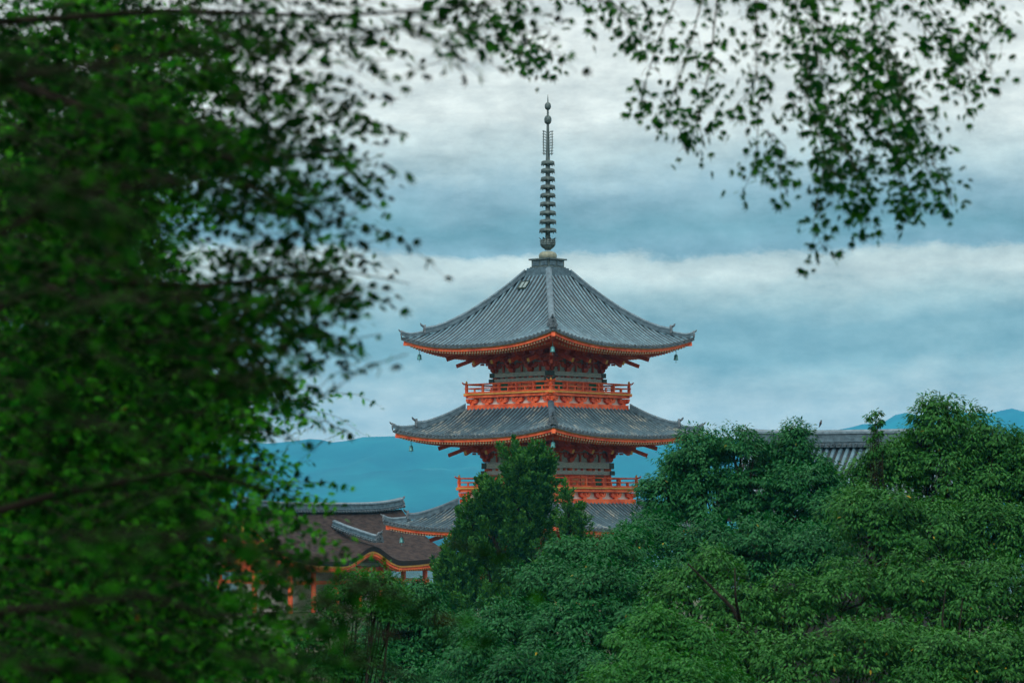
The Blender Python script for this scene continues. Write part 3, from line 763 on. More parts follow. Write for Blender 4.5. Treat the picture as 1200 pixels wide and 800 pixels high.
def hills(name, D, ctrl, depth, amp, seed):
    """a ridge line: ctrl = (x px, y px of the crest) at distance D, falling away to both sides"""
    n = 260; x0, x1 = -.5 * D, .5 * D; m = 22; vs = []
    def crest(X):
        px = CX + X / D * F
        if px <= ctrl[0][0]: y = ctrl[0][1]
        elif px >= ctrl[-1][0]: y = ctrl[-1][1]
        else:
            for (a, ya), (b, yb) in zip(ctrl, ctrl[1:]):
                if px <= b:
                    t = (px - a) / (b - a); t = t * t * (3 - 2 * t); y = ya + (yb - ya) * t; break
        return (HZ - y) / F * D
    for j in range(m + 1):
        s = j / m * 2 - 1
        for i in range(n + 1):
            X = x0 + (x1 - x0) * i / n
            h = crest(X) + 60
            sp = noise.fractal(Vector((X * .0014, s * 2.2 + seed, seed)), .8, 2.1, 6)
            fine = noise.fractal(Vector((X * .012, s * 14, seed)), .7, 2.1, 4)
            fall = max(0, 1 - abs(s + .18 * sp * (1 - abs(s)) ) ** 1.25)
            z = -60.5 + h * fall * (1 + .20 * sp * min(1, abs(s) * 3)) + fine * amp * fall
            if abs(s) > .98: z = -62
            vs.append((X, D + s * depth, z))
    me = bpy.data.meshes.new(name)
    me.from_pydata(vs, [], [(j * (n + 1) + i, j * (n + 1) + i + 1, (j + 1) * (n + 1) + i + 1, (j + 1) * (n + 1) + i) for j in range(m) for i in range(n)])
    me.materials.append(M['mount']); me.polygons.foreach_set('use_smooth', [True] * len(me.polygons))
    o = bpy.data.objects.new(name, me); COL.objects.link(o); tag(o, kind='structure')
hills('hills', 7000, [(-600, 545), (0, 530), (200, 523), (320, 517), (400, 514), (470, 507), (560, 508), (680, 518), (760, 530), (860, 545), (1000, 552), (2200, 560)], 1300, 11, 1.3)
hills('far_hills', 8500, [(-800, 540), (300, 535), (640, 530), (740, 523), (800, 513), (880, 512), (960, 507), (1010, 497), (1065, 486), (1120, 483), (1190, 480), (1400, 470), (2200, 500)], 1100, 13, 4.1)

# ------------------------------------------------------------------ foliage
def leaves(name, tv, tf, pos, axis, nrm, scl, material, parent, extra=None, extra_mat=None):
    """many copies of one small leaf outline (tv, tf) as one crown mesh; axis = leaf direction, nrm = approximate normal"""
    pos, axis, nrm, scl = map(np.asarray, (pos, axis, nrm, scl))
    N = len(pos); tv = np.asarray(tv, float); k = len(tv)
    a = axis / (np.linalg.norm(axis, axis=1, keepdims=True) + 1e-9)
    r = np.cross(a, nrm); r /= (np.linalg.norm(r, axis=1, keepdims=True) + 1e-9)
    n = np.cross(r, a)
    V = pos[:, None, :] + scl[:, None, None] * (tv[None, :, 0:1] * r[:, None, :] + tv[None, :, 1:2] * a[:, None, :] + tv[None, :, 2:3] * n[:, None, :])
    V = V.reshape(-1, 3).astype(np.float32)
    off = (np.arange(N) * k)[:, None]
    loops = np.concatenate([(np.asarray(f)[None, :] + off) for f in tf], axis=1).reshape(-1).astype(np.int32)
    sizes = np.tile([len(f) for f in tf], N); starts = np.concatenate([[0], np.cumsum(sizes)[:-1]]).astype(np.int32)
    nl = len(sizes)
    if extra:                                                # thin twigs that carry the leaves
        ev = np.array(extra.v, np.float32); el_ = np.concatenate([np.array(f) for f in extra.f]) + len(V)
        es = np.array([len(f) for f in extra.f]); V = np.concatenate([V, ev])
        starts = np.concatenate([starts, len(loops) + np.concatenate([[0], np.cumsum(es)[:-1]])]).astype(np.int32)
        loops = np.concatenate([loops, el_]).astype(np.int32); sizes = np.concatenate([sizes, es])
    me = bpy.data.meshes.new(name)
    me.vertices.add(len(V)); me.vertices.foreach_set('co', V.ravel())
    me.loops.add(len(loops)); me.loops.foreach_set('vertex_index', loops)
    me.polygons.add(len(sizes)); me.polygons.foreach_set('loop_start', starts)
    me.materials.append(material)
    if extra:
        me.materials.append(extra_mat)
        me.polygons.foreach_set('material_index', np.concatenate([np.zeros(nl, np.int32), np.ones(len(sizes) - nl, np.int32)]))
    me.update(calc_edges=True)
    o = bpy.data.objects.new(name, me); COL.objects.link(o); o.parent = parent
    return o

LEAF = ([(0, 0, 0), (.21, .42, .06), (0, 1, -.12), (-.21, .42, .0)], [(0, 1, 2, 3)])
SPRAY = ([(0, 0, 0), (-.22, .35, .03), (-.10, .42, 0), (-.20, .75, .05), (0, 1, 0), (.18, .7, .05), (.10, .45, 0), (.24, .3, .03)], [(0, 7, 6, 5, 4, 3, 2, 1)])
_ml = []
for i, (an, L) in enumerate([(-128, .55), (-84, .82), (-41, .98), (0, 1.1), (41, .98), (84, .82), (128, .55)]):
    _ml.append((an, L))
pts = []
for i, (an, L) in enumerate(_ml):
    pts.append((math.sin(math.radians(an)) * L * .5, .5 + math.cos(math.radians(an)) * L * .5, -.06 * L))
    if i < 6:
        am = (an + _ml[i + 1][0]) / 2; pts.append((math.sin(math.radians(am)) * .23, .45 + math.cos(math.radians(am)) * .21, .02))
pts.append((0, .3, 0))
MAPLE = (pts, [tuple(range(len(pts)))])

def unit(n):
    v = RNG.normal(size=(n, 3)); return v / np.linalg.norm(v, axis=1, keepdims=True)

def lobe_leaves(lobes, D, clump_r, per_clump, leaf, droop, dens, inner=.35, flat=.85, seed=0):
    """lobes: (x px, y px, radius px, extra depth m). returns positions, axes, normals, sizes."""
    P, A, Nn, Sc = [], [], [], []
    for lb in lobes:
        x, y, rp_ = lb[:3]; dd = lb[3] if len(lb) > 3 else 0
        d = D + dd; c = np.array(at(x, y, d)); R = rp_ / F * d
        K = int(dens * 4 * PI * R * R / (PI * clump_r ** 2)) + 3
        dirs = unit(K); dirs[:, 2] = np.where(dirs[:, 2] < -.35, -dirs[:, 2], dirs[:, 2])
        wob = np.array([1 + .28 * noise.noise(Vector((dx * 1.7 + x, dy * 1.7, dz * 1.7 + y))) for dx, dy, dz in dirs])
        cc = c + dirs * np.array([R, R, R * flat]) * (wob * RNG.uniform(.68, 1.14, K))[:, None]
        ki = int(K * inner)
        ci = c + unit(ki) * np.array([R, R, R * flat]) * (RNG.uniform(.2, .8, ki) ** .5)[:, None]
        cen = np.concatenate([cc, ci]); od = np.concatenate([dirs, unit(ki)])
        rep = np.repeat(np.arange(len(cen)), per_clump)
        u = unit(len(rep)); rr = clump_r * RNG.uniform(.35, 1, len(rep)) ** .6
        crv = RNG.uniform(.45, 1.3, len(cen))[rep]
        pos = cen[rep] + u * (rr * crv)[:, None] * np.array([1, 1, .62]) - np.array([0, 0, 1]) * (clump_r * .25 * (u[:, 0] ** 2 + u[:, 1] ** 2))[:, None]
        ax = u * np.array([1, 1, .5]) + od[rep] * .35 + unit(len(rep)) * .45; ax[:, 2] -= droop
        nn = od[rep] * .5 + np.array([0, 0, 1.0]) + unit(len(rep)) * .5
        P.append(pos); A.append(ax); Nn.append(nn); Sc.append(leaf * RNG.uniform(.65, 1.2, len(rep)))
    return tuple(map(np.concatenate, (P, A, Nn, Sc)))

def limbs(mb, base, lobes, D, r0, fork=.55):
    """trunk from base, forked limbs reaching into the lobes"""
    cs = [at(l[0], l[1], D + (l[3] if len(l) > 3 else 0)) for l in lobes]
    mid = sum(cs, Vector()) / len(cs); f = base.lerp(mid, fork); f.x = base.x * .4 + mid.x * .6
    w = lambda s: Vector((random.uniform(-s, s), random.uniform(-s, s), random.uniform(-s, s) * .5))
    mb.tube([base - Vector((0, 0, .3)), base + Vector((0, 0, .4)), base.lerp(f, .5) + w(.2), f], [r0 * 1.5, r0 * 1.05, r0 * .85, r0 * .7], 10)
    for i, c in enumerate(cs):
        a = f + w(.1); m1 = a.lerp(c, .45) + w(.35) + Vector((0, 0, -.25)); R = lobes[i][2] / F * D
        mb.tube([a, a.lerp(m1, .5) + w(.1), m1, m1.lerp(c, .5) + w(.15), c], [r0 * .42, r0 * .35, r0 * .27, r0 * .18, r0 * .1], 7)
        for q in range(6):
            u = Vector(unit(1)[0]); u.z = abs(u.z) * .6 + .1
            st = m1.lerp(c, random.uniform(.3, 1)); e = c + u * R * .88
            mb.tube([st, st.lerp(e, .5) + w(.15), e], [r0 * .13, r0 * .08, r0 * .03], 5)

def broad_tree(label, lobes, D, bx, leaf=.17, mt='leafA', dens=1.05, clump=.42, per=26, r0=.28, droop=.75, cat='tree', name='broadleaf_tree', inner=.35, ext=None, group='broadleaf trees in the valley'):
    b = at(bx, HZ, D); b.z = ground_z(b.x, b.y)
    t = empty(name, b); tag(t, label, cat, group)
    mb = MB(); mb.T = Matrix.Translation(-b); limbs(mb, b, lobes, D, r0)
    if ext: 
        for e in ext: mb.tube([at(*p[:3]) for p in e], [p[3] for p in e], 8)
    mb.build('trunk', [M['trunk']], t, True)
    P, A, N_, S = lobe_leaves(lobes, D, clump * .92, int(per * 2.9), leaf * .86, droop, dens * 1.6, inner)
    leaves('crown', *LEAF, P - np.array(b), A, N_, S, M[mt], t)
    return t

broad_tree('broad dark green crown between the pagoda roof tips and the tiled hall ridge',
    [(812, 535, 33), (838, 528, 22, 2), (868, 530, 30), (904, 541, 19, 1), (928, 522, 28), (934, 540, 22), (782, 585, 38), (835, 588, 48), (895, 582, 50), (945, 575, 42, -1), (972, 606, 36, -2), (968, 560, 13), (984, 572, 18, -1), (962, 546, 10),
     (765, 640, 45, -3), (825, 655, 52, -4), (895, 650, 55, -4), (955, 655, 48, -5), (800, 545, 24, 1)], 84, 880, mt='leafB', leaf=.17, r0=.34, dens=1.15)
broad_tree('tallest broadleaf crown, its top rising well above the tiled hall ridge',
    [(1100, 490, 28), (1128, 500, 24, 1), (1085, 512, 22), (1163, 514, 26), (1178, 530, 26, 1), (1050, 545, 36), (1105, 555, 48), (1160, 568, 45), (1200, 570, 45), (1034, 552, 26), (1006, 592, 30, -1), (1004, 552, 13), (1230, 560, 60),
     (1030, 612, 50, -3), (1095, 625, 55, -3), (1160, 632, 55, -3), (1220, 640, 60, -3), (1142, 528, 22), (1068, 522, 16, 1)], 76, 1110, mt='leafA', leaf=.165, r0=.34, dens=1.15,
    ext=[[(1022, 545, 76, .05), (1025, 515, 76, .035), (1026, 492, 76, .015)]])
broad_tree('thin leafy sapling tip poking up just beside the tiled hall ridge and tallest crown',
    [(1020, 489, 3), (1027, 484, 3), (1031, 493, 3), (1024, 499, 2), (1029, 508, 3), (1020, 513, 3), (1033, 524, 5), (1023, 532, 6)], 74.5, 1028, mt='leafA', leaf=.15, clump=.13, per=5, r0=.05, dens=.9, name='sapling', cat='sapling', group='saplings')
broad_tree('rounded teal green crown below the small slim cypress, before the pagoda base',
    [(672, 655, 30), (705, 650, 30), (738, 640, 26, 2), (640, 690, 38, -1), (700, 700, 50, -2), (752, 690, 42), (668, 745, 50, -3), (735, 745, 48, -3), (600, 745, 48, -2), (560, 775, 42, -3), (620, 800, 50, -5), (700, 805, 50, -5), (735, 590 + 40, 18, 3)], 66, 690,
    mt='leafB', leaf=.145, r0=.26, clump=.36, dens=1.15)
broad_tree('middle broadleaf crown with a dark leaning limb showing, below the tiled hall',
    [(860, 715, 45), (925, 720, 50), (985, 700, 52), (870, 780, 50, -2), (940, 790, 55, -3), (1010, 770, 52, -3), (800, 700, 42, 1), (840, 665, 32, 1)], 62, 940, mt='leafA', leaf=.145, clump=.36, r0=.26, dens=.8, inner=.22,
    ext=[[(905, 790, 60, .075), (880, 752, 60, .06), (858, 712, 60, .045), (830, 684, 60.2, .03), (806, 660, 60, .018)], [(868, 733, 60, .04), (862, 700, 59.6, .028), (861, 665, 59.6, .014)], [(880, 750, 60, .04), (845, 737, 59.6, .028), (812, 726, 60, .012)]])
broad_tree('brighter green crown at the bottom centre, nearest of the valley trees',
    [(770, 745, 38), (810, 760, 40), (745, 785, 42, -1), (800, 810, 50, -2), (720, 815, 40, -2), (850, 815, 40, -1)], 52, 790, mt='leafC', leaf=.12, clump=.30, r0=.2, dens=1.2, per=28)
broad_tree('dark broadleaf crown with thin upright bare stems, below the tallest crown',
    [(1060, 690, 45), (1115, 705, 50), (1175, 700, 50), (1050, 760, 48, -2), (1110, 775, 52, -3), (1175, 775, 52, -3), (1225, 720, 50), (1230, 800, 60, -3), (1080, 820, 50, -4)], 62, 1120, mt='leafA', leaf=.145, clump=.36, r0=.26, dens=.95,
    ext=[[(1105, 830, 60, .06), (1112, 770, 60, .045), (1104, 728, 60, .025), (1108, 690, 60.4, .01)], [(1112, 775, 60, .03), (1124, 740, 60, .02), (1128, 700, 60, .01)]])
broad_tree('round dark leafy crown between the hall posts and the foot of the large cypress',
    [(505, 735, 34), (470, 722, 30), (488, 688, 15), (466, 692, 13), (503, 700, 15), (530, 765, 36), (480, 770, 38), (435, 760, 34), (500, 810, 40, -2), (550, 735, 22, 1), (430, 800, 40, -2)], 74, 490, mt='leafB', leaf=.15, clump=.36, r0=.24)
broad_tree('light green maple crown in front of the hall posts, partly blurred',
    [(420, 690, 26), (445, 682, 20), (395, 710, 26), (440, 715, 26), (385, 745, 28), (350, 760, 26), (370, 790, 34), (410, 780, 34), (460, 700, 16)], 46, 410, mt='leafC', leaf=.09, clump=.24, r0=.13, droop=.25, per=26, inner=.25)
broad_tree('pale olive shrub glimpsed through the maple leaves under the bark roofed hall',
    [(285, 775, 28), (315, 765, 22), (262, 760, 16), (330, 795, 28), (250, 795, 30)], 95, 290, mt='shrub', leaf=.14, clump=.36, r0=.1, name='shrub', cat='shrub', group='shrubs')

def dup_tree(src, x, y, rz, sc, label):
    c = src.copy(); COL.objects.link(c); c.location = (x, y, ground_z(x, y)); c.rotation_euler = (0, 0, rz); c.scale = (sc, sc, sc); c['label'] = label
    for ch in list(src.children):
        d = ch.copy(); COL.objects.link(d); d.parent = c
T_ = [o for o in COL.objects if o.name.startswith('broadleaf_tree')]
dup_tree(T_[1], 24.5, 82, 2.2, 1.0, 'broad green crown next to the tallest crown, past the end of the tiled hall')
dup_tree(T_[0], 31, 100, .9, 1.15, 'green crown behind the valley trees past the end of the tiled hall')
dup_tree(T_[5], 19.5, 66, 1.4, 1.1, 'low green crown beside the crown with bare upright stems')
# conifers: ascending feathery tufts
def conifer(label, lobes, D, bx, spray, per, clump, dens, r0):
    b = at(bx, HZ, D); b.z = ground_z(b.x, b.y)
    t = empty('cypress_tree', b); tag(t, label, 'tree', 'cypress trees before the pagoda')
    mb = MB(); mb.T = Matrix.Translation(-b); limbs(mb, b, lobes, D, r0, .4); mb.build('trunk', [M['trunk']], t, True)
    P, A, N_, Sc = [], [], [], []
    for lb in lobes:
        x, y, rp_ = lb[:3]; d = D + (lb[3] if len(lb) > 3 else 0); el = lb[4] if len(lb) > 4 else 1.25
        c = np.array(at(x, y, d)); R = rp_ / F * d
        K = int(dens * 4 * PI * R * R / (PI * clump ** 2)) + 4
        dirs = unit(K); wob = RNG.uniform(.72, 1.1, K)
        cc = c + dirs * np.array([R, R, R * el]) * wob[:, None]
        rep = np.repeat(np.arange(K), per)
        tuft = dirs * .55 + np.array([0, 0, .9]) + unit(K) * .25                  # each tuft is a small upright flame
        tuft /= np.linalg.norm(tuft, axis=1, keepdims=True)
        s = RNG.uniform(-.5, 1.3, len(rep)); wdt = clump * .42 * np.clip(1.25 - s, .1, 1) 
        u = unit(len(rep))
        pos = cc[rep] + tuft[rep] * (s * clump)[:, None] + u * (wdt * RNG.uniform(.3, 1, len(rep)))[:, None]
        P.append(pos); A.append(tuft[rep] * .9 + u * .8); N_.append(u + unit(len(rep)) * .5); Sc.append(spray * .78 * RNG.uniform(.6, 1.3, len(rep)))
    leaves('crown', *SPRAY, np.concatenate(P) - np.array(b), np.concatenate(A), np.concatenate(N_), np.concatenate(Sc), M['conif'], t)
conifer('large feathery cypress standing in front of the pagoda and hiding its lower storeys',
    [(612, 556, 20), (626, 552, 16, .5), (592, 574, 20, .5), (624, 584, 20), (578, 604, 22), (608, 608, 25), (630, 616, 15), (558, 636, 20), (592, 645, 30), (624, 652, 22), (542, 656, 20), (552, 612, 13), (570, 590, 15), (532, 680, 22), (538, 694, 24), (572, 690, 32), (612, 695, 32), (636, 690, 16, 1), (560, 730, 34, -1), (610, 735, 36, -1), (526, 672, 11), (520, 725, 24), (590, 775, 40, -2), (604, 545, 15), (632, 548, 12), (638, 570, 9)],
    142, 605, .28, 90, .56, 2.9, .4)
conifer('small slim cypress beside the large one, before the lower pagoda balcony',
    [(667, 579, 5), (669, 592, 8), (678, 608, 9), (664, 606, 7), (670, 622, 12), (683, 628, 8), (668, 645, 16)], 138, 668, .22, 64, .40, 2.3, .16)

# ------------------------------------------------------------------ maples in the foreground
def maple_sprays(cells, d0, d1, size, od_scale, cell=50, flat=.55, leafpx=None):
    """cells: dict (cx, cy) -> optical depth; returns leaf arrays and twig polylines"""
    P, A, N_, Sc, tw = [], [], [], [], []
    for (ix, iy), od in cells.items():
        dm = (d0 + d1) / 2; s = size / dm * F; per = .22 * s * s
        n = od * od_scale * cell * cell / per; nl = 9
        k = int(n / nl) + (1 if random.random() < (n / nl) % 1 else 0)
        for _ in range(k):
            d = random.uniform(d0, d1)
            x = ix + random.uniform(-.15, 1.15) * cell; y = iy + random.uniform(-.15, 1.15) * cell
            nz = noise.noise(Vector((x * .016, y * .022, dm)))
            if od < 3 and nz < -.08 and random.random() < .6: continue
            o = at(x, y, d)
            th = random.uniform(-.9, .9) + (0 if random.random() < .75 else PI)
            L = size * random.uniform(3, 5.5)
            dr = Vector((math.cos(th), math.sin(th) * .8, random.uniform(-.55, .02))).normalized()
            pts = [o - dr * L * .5, o + Vector((0, 0, .03 * L)), o + dr * L * .5 - Vector((0, 0, .12 * L))]
            tw.append(pts)
            sd = Vector((-dr.y, dr.x, 0)).normalized()
            nS = Vector((random.gauss(0, .6), -abs(random.gauss(0, .9)), .8))
            for j in range(nl):
                t = (j + .5) / nl; p = pts[0].lerp(pts[2], t) + Vector((0, 0, .1 * L * math.sin(PI * t)))
                sg = 1 if j % 2 else -1
                p = p + sd * (sg * size * random.uniform(.2, .9)) + Vector((0, 0, random.uniform(-.3, .2) * size))
                ax = dr * .7 + sd * sg * .9 + Vector((random.uniform(-.5, .5), random.uniform(-.5, .5), -.45 + random.uniform(-.4, .3)))
                nn = nS + Vector((random.gauss(0, .35), random.gauss(0, .35), random.gauss(0, .3)))
                P.append(p); A.append(ax); N_.append(nn); Sc.append(size * random.uniform(.6, 1.15))
    return P, A, N_, Sc, tw

GRID = [
 "8898887665545",
 "9889874343000",
 "9899875440000",
 "9999998653000",
 "9999687751000",
 "9999224751000",
 "9999678762000",
 "9999998820000",
 "9999998520000",
 "9999998210000",
 "9999985100000",
 "9999986300000",
 "9999986310000",
 "9999988642110",
 "9999987642000",
 "9999987532000"]
OD = {'0': 0, '1': .12, '2': .25, '3': .4, '4': .6, '5': .85, '6': 1.1, '7': 1.5, '8': 2.2, '9': 4.6}
near, mid, far = {}, {}, {}
for r, row in enumerate(GRID):
    for c, ch in enumerate(row):
        od = OD[ch]; x, y = c * 50 - (22 if r >= 3 else 8), r * 50
        if od == 0: continue
        if r >= 13 and c >= 7: near[(x, y)] = od * 1.3; continue
        if c >= 5 and r <= 8:
            near[(x, y)] = od * .07 if od > 1.4 and c < 8 else 0; mid[(x, y)] = od * 1.0
        elif r < 8:
            near[(x, y)] = od * .03; mid[(x, y)] = od * .5; far[(x, y)] = od * .8
        else:
            near[(x, y)] = od * .04 if c < 6 else 0; mid[(x, y)] = od * .12; far[(x, y)] = od * 1.25
for x, y in ((100, 200), (100, 250), (50, 200)): near[(x, y)] = 1.3
def overhead(x0, x1, y0, y1, od, size):  # added slab of leaves out of view, blocks sky light from above
    """unseen maple canopy above the frame, put in to shade the foreground leaves"""
    n = int((x1 - x0) * (y1 - y0) * od / (.3 * size * size)); P = RNG.uniform(0, 1, (n, 3))
    P = P * np.array([x1 - x0, y1 - y0, 1.6]) + np.array([x0, y0, 0]); P[:, 2] += .21 * np.maximum(P[:, 1], 5) + .9 + .3 * np.sin(P[:, 0] * 1.3 + P[:, 1])
    keep = np.array([noise.noise(Vector((p[0] * .5, p[1] * .5, 2))) > -.22 for p in P]); P = P[keep]
    k = len(P); N_ = unit(k) * .5 + np.array([0, 0, 1]); A = unit(k)
    return list(P), list(A), list(N_), list(size * RNG.uniform(.6, 1.15, k)), []
def maple(label, layers, mt, base, limbs_px, name='maple_tree', r0=.16, lk=.4):
    b = Vector(base); b.z = ground_z(b.x, b.y)
    t = empty(name, b); tag(t, label, 'maple tree', 'foreground maples')
    P, A, N_, Sc, tw = [], [], [], [], []
    for L in layers:
        for a, bb in zip((P, A, N_, Sc, tw), L): a.extend(bb)
    mb = MB(); mb.T = Matrix.Translation(-b)
    for pts in tw: mb.tube(pts, [.003, .0025, .0012], 3)
    leaves('crown', *MAPLE, np.array(P) - np.array(b), np.array(A), np.array(N_), np.array(Sc), M[mt], t, mb, M['twig'])
    mb = MB(); mb.T = Matrix.Translation(-b)
    if limbs_px:
        limbs_px = [[(p[0], p[1] + random.uniform(-14, 14), p[2], p[3] * lk) for p in l] for l in limbs_px]
        root = at(*limbs_px[0][0][:3])
        top = max((at(*l[0][:3]).z for l in limbs_px))
        tr = [b - Vector((0, 0, .2)), b + Vector((0, 0, .6)), Vector((b.x, b.y, (b.z + top) / 2)) + Vector((.08, .05, 0)), Vector((b.x, b.y, top + .6))]
        mb.tube(tr, [r0 * 1.4, r0, r0 * .85, r0 * .5], 10)
        for l in limbs_px:
            q = [at(*p[:3]) for p in l]; st = Vector((b.x, b.y, q[0].z - .25))
            mb.tube([st, st.lerp(q[0], .6)] + q, [l[0][3] * 1.4, l[0][3] * 1.2] + [p[3] for p in l], 8)
    mb.build('trunk', [M['trunk']], t, True)
    return t
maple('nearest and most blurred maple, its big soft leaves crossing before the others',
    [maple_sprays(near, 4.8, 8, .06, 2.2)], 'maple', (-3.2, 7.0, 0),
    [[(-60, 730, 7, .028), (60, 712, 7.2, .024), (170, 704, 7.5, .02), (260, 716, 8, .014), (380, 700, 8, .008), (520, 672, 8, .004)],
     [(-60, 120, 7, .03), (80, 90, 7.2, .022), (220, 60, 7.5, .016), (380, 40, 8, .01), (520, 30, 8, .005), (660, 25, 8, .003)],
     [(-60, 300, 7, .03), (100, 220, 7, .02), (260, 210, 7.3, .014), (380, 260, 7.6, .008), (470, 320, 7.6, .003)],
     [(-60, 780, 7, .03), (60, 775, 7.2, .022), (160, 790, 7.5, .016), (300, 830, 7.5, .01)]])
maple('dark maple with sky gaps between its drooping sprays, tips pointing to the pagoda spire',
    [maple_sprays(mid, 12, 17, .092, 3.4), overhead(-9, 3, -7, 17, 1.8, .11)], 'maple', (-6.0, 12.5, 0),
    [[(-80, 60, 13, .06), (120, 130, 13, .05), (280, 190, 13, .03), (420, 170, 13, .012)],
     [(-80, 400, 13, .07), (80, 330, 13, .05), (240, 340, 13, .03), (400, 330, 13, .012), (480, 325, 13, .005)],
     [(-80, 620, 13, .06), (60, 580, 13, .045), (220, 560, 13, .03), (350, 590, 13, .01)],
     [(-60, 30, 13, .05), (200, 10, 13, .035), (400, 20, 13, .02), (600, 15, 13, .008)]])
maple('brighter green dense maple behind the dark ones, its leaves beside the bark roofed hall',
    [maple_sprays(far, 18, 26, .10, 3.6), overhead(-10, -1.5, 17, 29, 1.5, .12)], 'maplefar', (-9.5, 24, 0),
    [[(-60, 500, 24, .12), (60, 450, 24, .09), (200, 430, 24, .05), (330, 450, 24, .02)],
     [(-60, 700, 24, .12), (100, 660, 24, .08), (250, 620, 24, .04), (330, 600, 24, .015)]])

# hanging maple twigs, upper right: (polyline px, half width px, leaf count)
ST = [([(560, -10), (610, 20), (650, 45)], 22, 70), ([(600, -20), (590, 20), (608, 52)], 18, 45), ([(640, -10), (690, 15), (735, 40)], 22, 80), ([(700, -20), (745, 20), (760, 45)], 20, 45), ([(500, -10), (545, 25), (560, 50)], 20, 60), ([(590, 25), (612, 40), (610, 62)], 12, 22),
      ([(800, -20), (775, 40), (760, 90), (755, 118)], 20, 55), ([(830, -20), (810, 60), (790, 110), (785, 140)], 22, 75), ([(850, -20), (840, 70), (825, 130), (812, 165)], 22, 85),
      ([(880, -20), (880, 60), (880, 110), (850, 150)], 24, 90), ([(910, -20), (915, 60), (925, 110), (925, 160)], 24, 95),
      ([(940, -20), (937, 60), (945, 110), (957, 170), (960, 235)], 12, 40), ([(950, 150), (965, 195), (955, 240), (950, 270), (962, 302)], 16, 66), ([(955, 180), (990, 210), (1005, 245), (1026, 262)], 16, 62), ([(970, 200), (990, 235), (985, 262)], 16, 50),
      ([(890, 120), (888, 160), (886, 195), (870, 232)], 9, 26), ([(888, 175), (902, 195), (904, 240)], 13, 32), ([(900, 170), (915, 185), (916, 215)], 8, 14),
      ([(975, -20), (985, 60), (1000, 110), (1010, 160)], 26, 120), ([(1010, -20), (1030, 60), (1050, 110), (1070, 160)], 28, 150), ([(1040, -20), (1060, 60), (1080, 110), (1105, 170), (1118, 198)], 26, 150),
      ([(1000, 60), (1020, 120), (1055, 170), (1075, 215), (1090, 245)], 20, 110), ([(1070, 150), (1080, 190), (1100, 225), (1108, 250)], 14, 56), ([(1060, 190), (1072, 215), (1078, 250)], 12, 34),
      ([(1050, -20), (1090, 20), (1120, 50), (1135, 95)], 24, 120), ([(1100, -20), (1130, 20), (1155, 60), (1168, 98)], 18, 70), ([(1120, -20), (1165, 10), (1180, 40), (1172, 75)], 14, 45), ([(1110, 60), (1120, 100), (1128, 128)], 10, 20),
      ([(960, 110), (985, 140), (1010, 180), (1040, 190)], 18, 60), ([(940, 100), (965, 140), (975, 175), (1000, 190)], 14, 40), ([(1005, 150), (1030, 190), (1040, 200)], 10, 26),
      ([(780, -10), (800, 10), (830, 30)], 22, 50), ([(860, -10), (900, 10), (950, 30)], 24, 90), ([(960, -10), (1010, 20), (1060, 40)], 26, 130), ([(1030, -10), (1080, 10), (1130, 20)], 20, 90), ([(1030, 170), (1045, 165), (1035, 200)], 10, 16), ([(1000, 40), (1040, 90), (1060, 130)], 24, 90)]
DR = 19.0; P, A, N_, Sc, tw = [], [], [], [], []
for pts, wd, n in ST:
    q = [at(x, y, DR + random.uniform(-.4, .4)) for x, y in [(a_, b_ - 5) for a_, b_ in pts]]
    dj = random.uniform(-1.2, 1.2)
    for p in q: p.y += dj
    tw.append((q, [.006 - .004 * i / max(1, len(q) - 1) for i in range(len(q))]))
    seg = len(q) - 1
    i = 0
    while i < n:
        t = random.uniform(.05, 1) * seg; a = min(int(t), seg - 1); p = q[a].lerp(q[a + 1], t - a); dr = (q[a + 1] - q[a]).normalized()
        s1 = wd / F * DR
        off = Vector((random.gauss(0, .42), random.gauss(0, .9), random.gauss(-.15, .45))) * s1
        e = p + off; m_ = p.lerp(e, .5) + Vector((0, 0, .15 * s1))
        tw.append(([p, m_, e], [.0022, .002, .001]))
        for _ in range(random.choice((2, 3, 3, 4))):
            if i >= n: break
            pp = e + Vector((random.gauss(0, .045), random.gauss(0, .06), random.gauss(-.02, .04)))
            P.append(pp); A.append(dr * .5 + off.normalized() * .8 + Vector((random.uniform(-.6, .6), random.uniform(-.6, .6), -.6)))
            N_.append(Vector((random.uniform(-1, 1), random.uniform(-1, .4), .55))); Sc.append(.100 * random.uniform(.6, 1.15)); i += .70
b = Vector((6.3, 19.5, 0)); b.z = ground_z(b.x, b.y)
t = empty('maple_tree', b); tag(t, 'maple with thin hanging twigs of small dark leaves against the cloudy sky', 'maple tree', 'foreground maples')
mb = MB(); mb.T = Matrix.Translation(-b)
for q, r in tw: mb.tube(q, r, 4)
leaves('crown', *MAPLE, np.array(P) - np.array(b), np.array(A), np.array(N_), np.array(Sc), M['mapleR'], t, mb, M['twig'])
mb = MB(); mb.T = Matrix.Translation(-b)
mb.tube([b - Vector((0, 0, .2)), b + Vector((0, 0, .8)), Vector((6.5, 19.6, 0)), Vector((6.1, 19.3, 3.6)), Vector((5.4, 19.2, 5.2))], [.26, .19, .16, .12, .06], 10)
for tx, ty in ((1040, -25), (940, -25), (850, -25), (740, -25), (620, -22), (1110, -25)):
    e = at(tx, ty, DR); k = (1140 - tx) / 520; st = Vector((6.45, 19.55, .8)).lerp(Vector((6.1, 19.3, 3.6)), .35 + .6 * k)
    mb.tube([st, st.lerp(e, .25) + Vector((.05, random.uniform(-.3, .3), .35 + .3 * k)), st.lerp(e, .6) + Vector((0, random.uniform(-.3, .3), .45 + .3 * random.random())), e + Vector((.05, 0, .12)), e], [.05, .035, .022, .012, .006], 7)
mb.build('trunk', [M['trunk']], t, True)

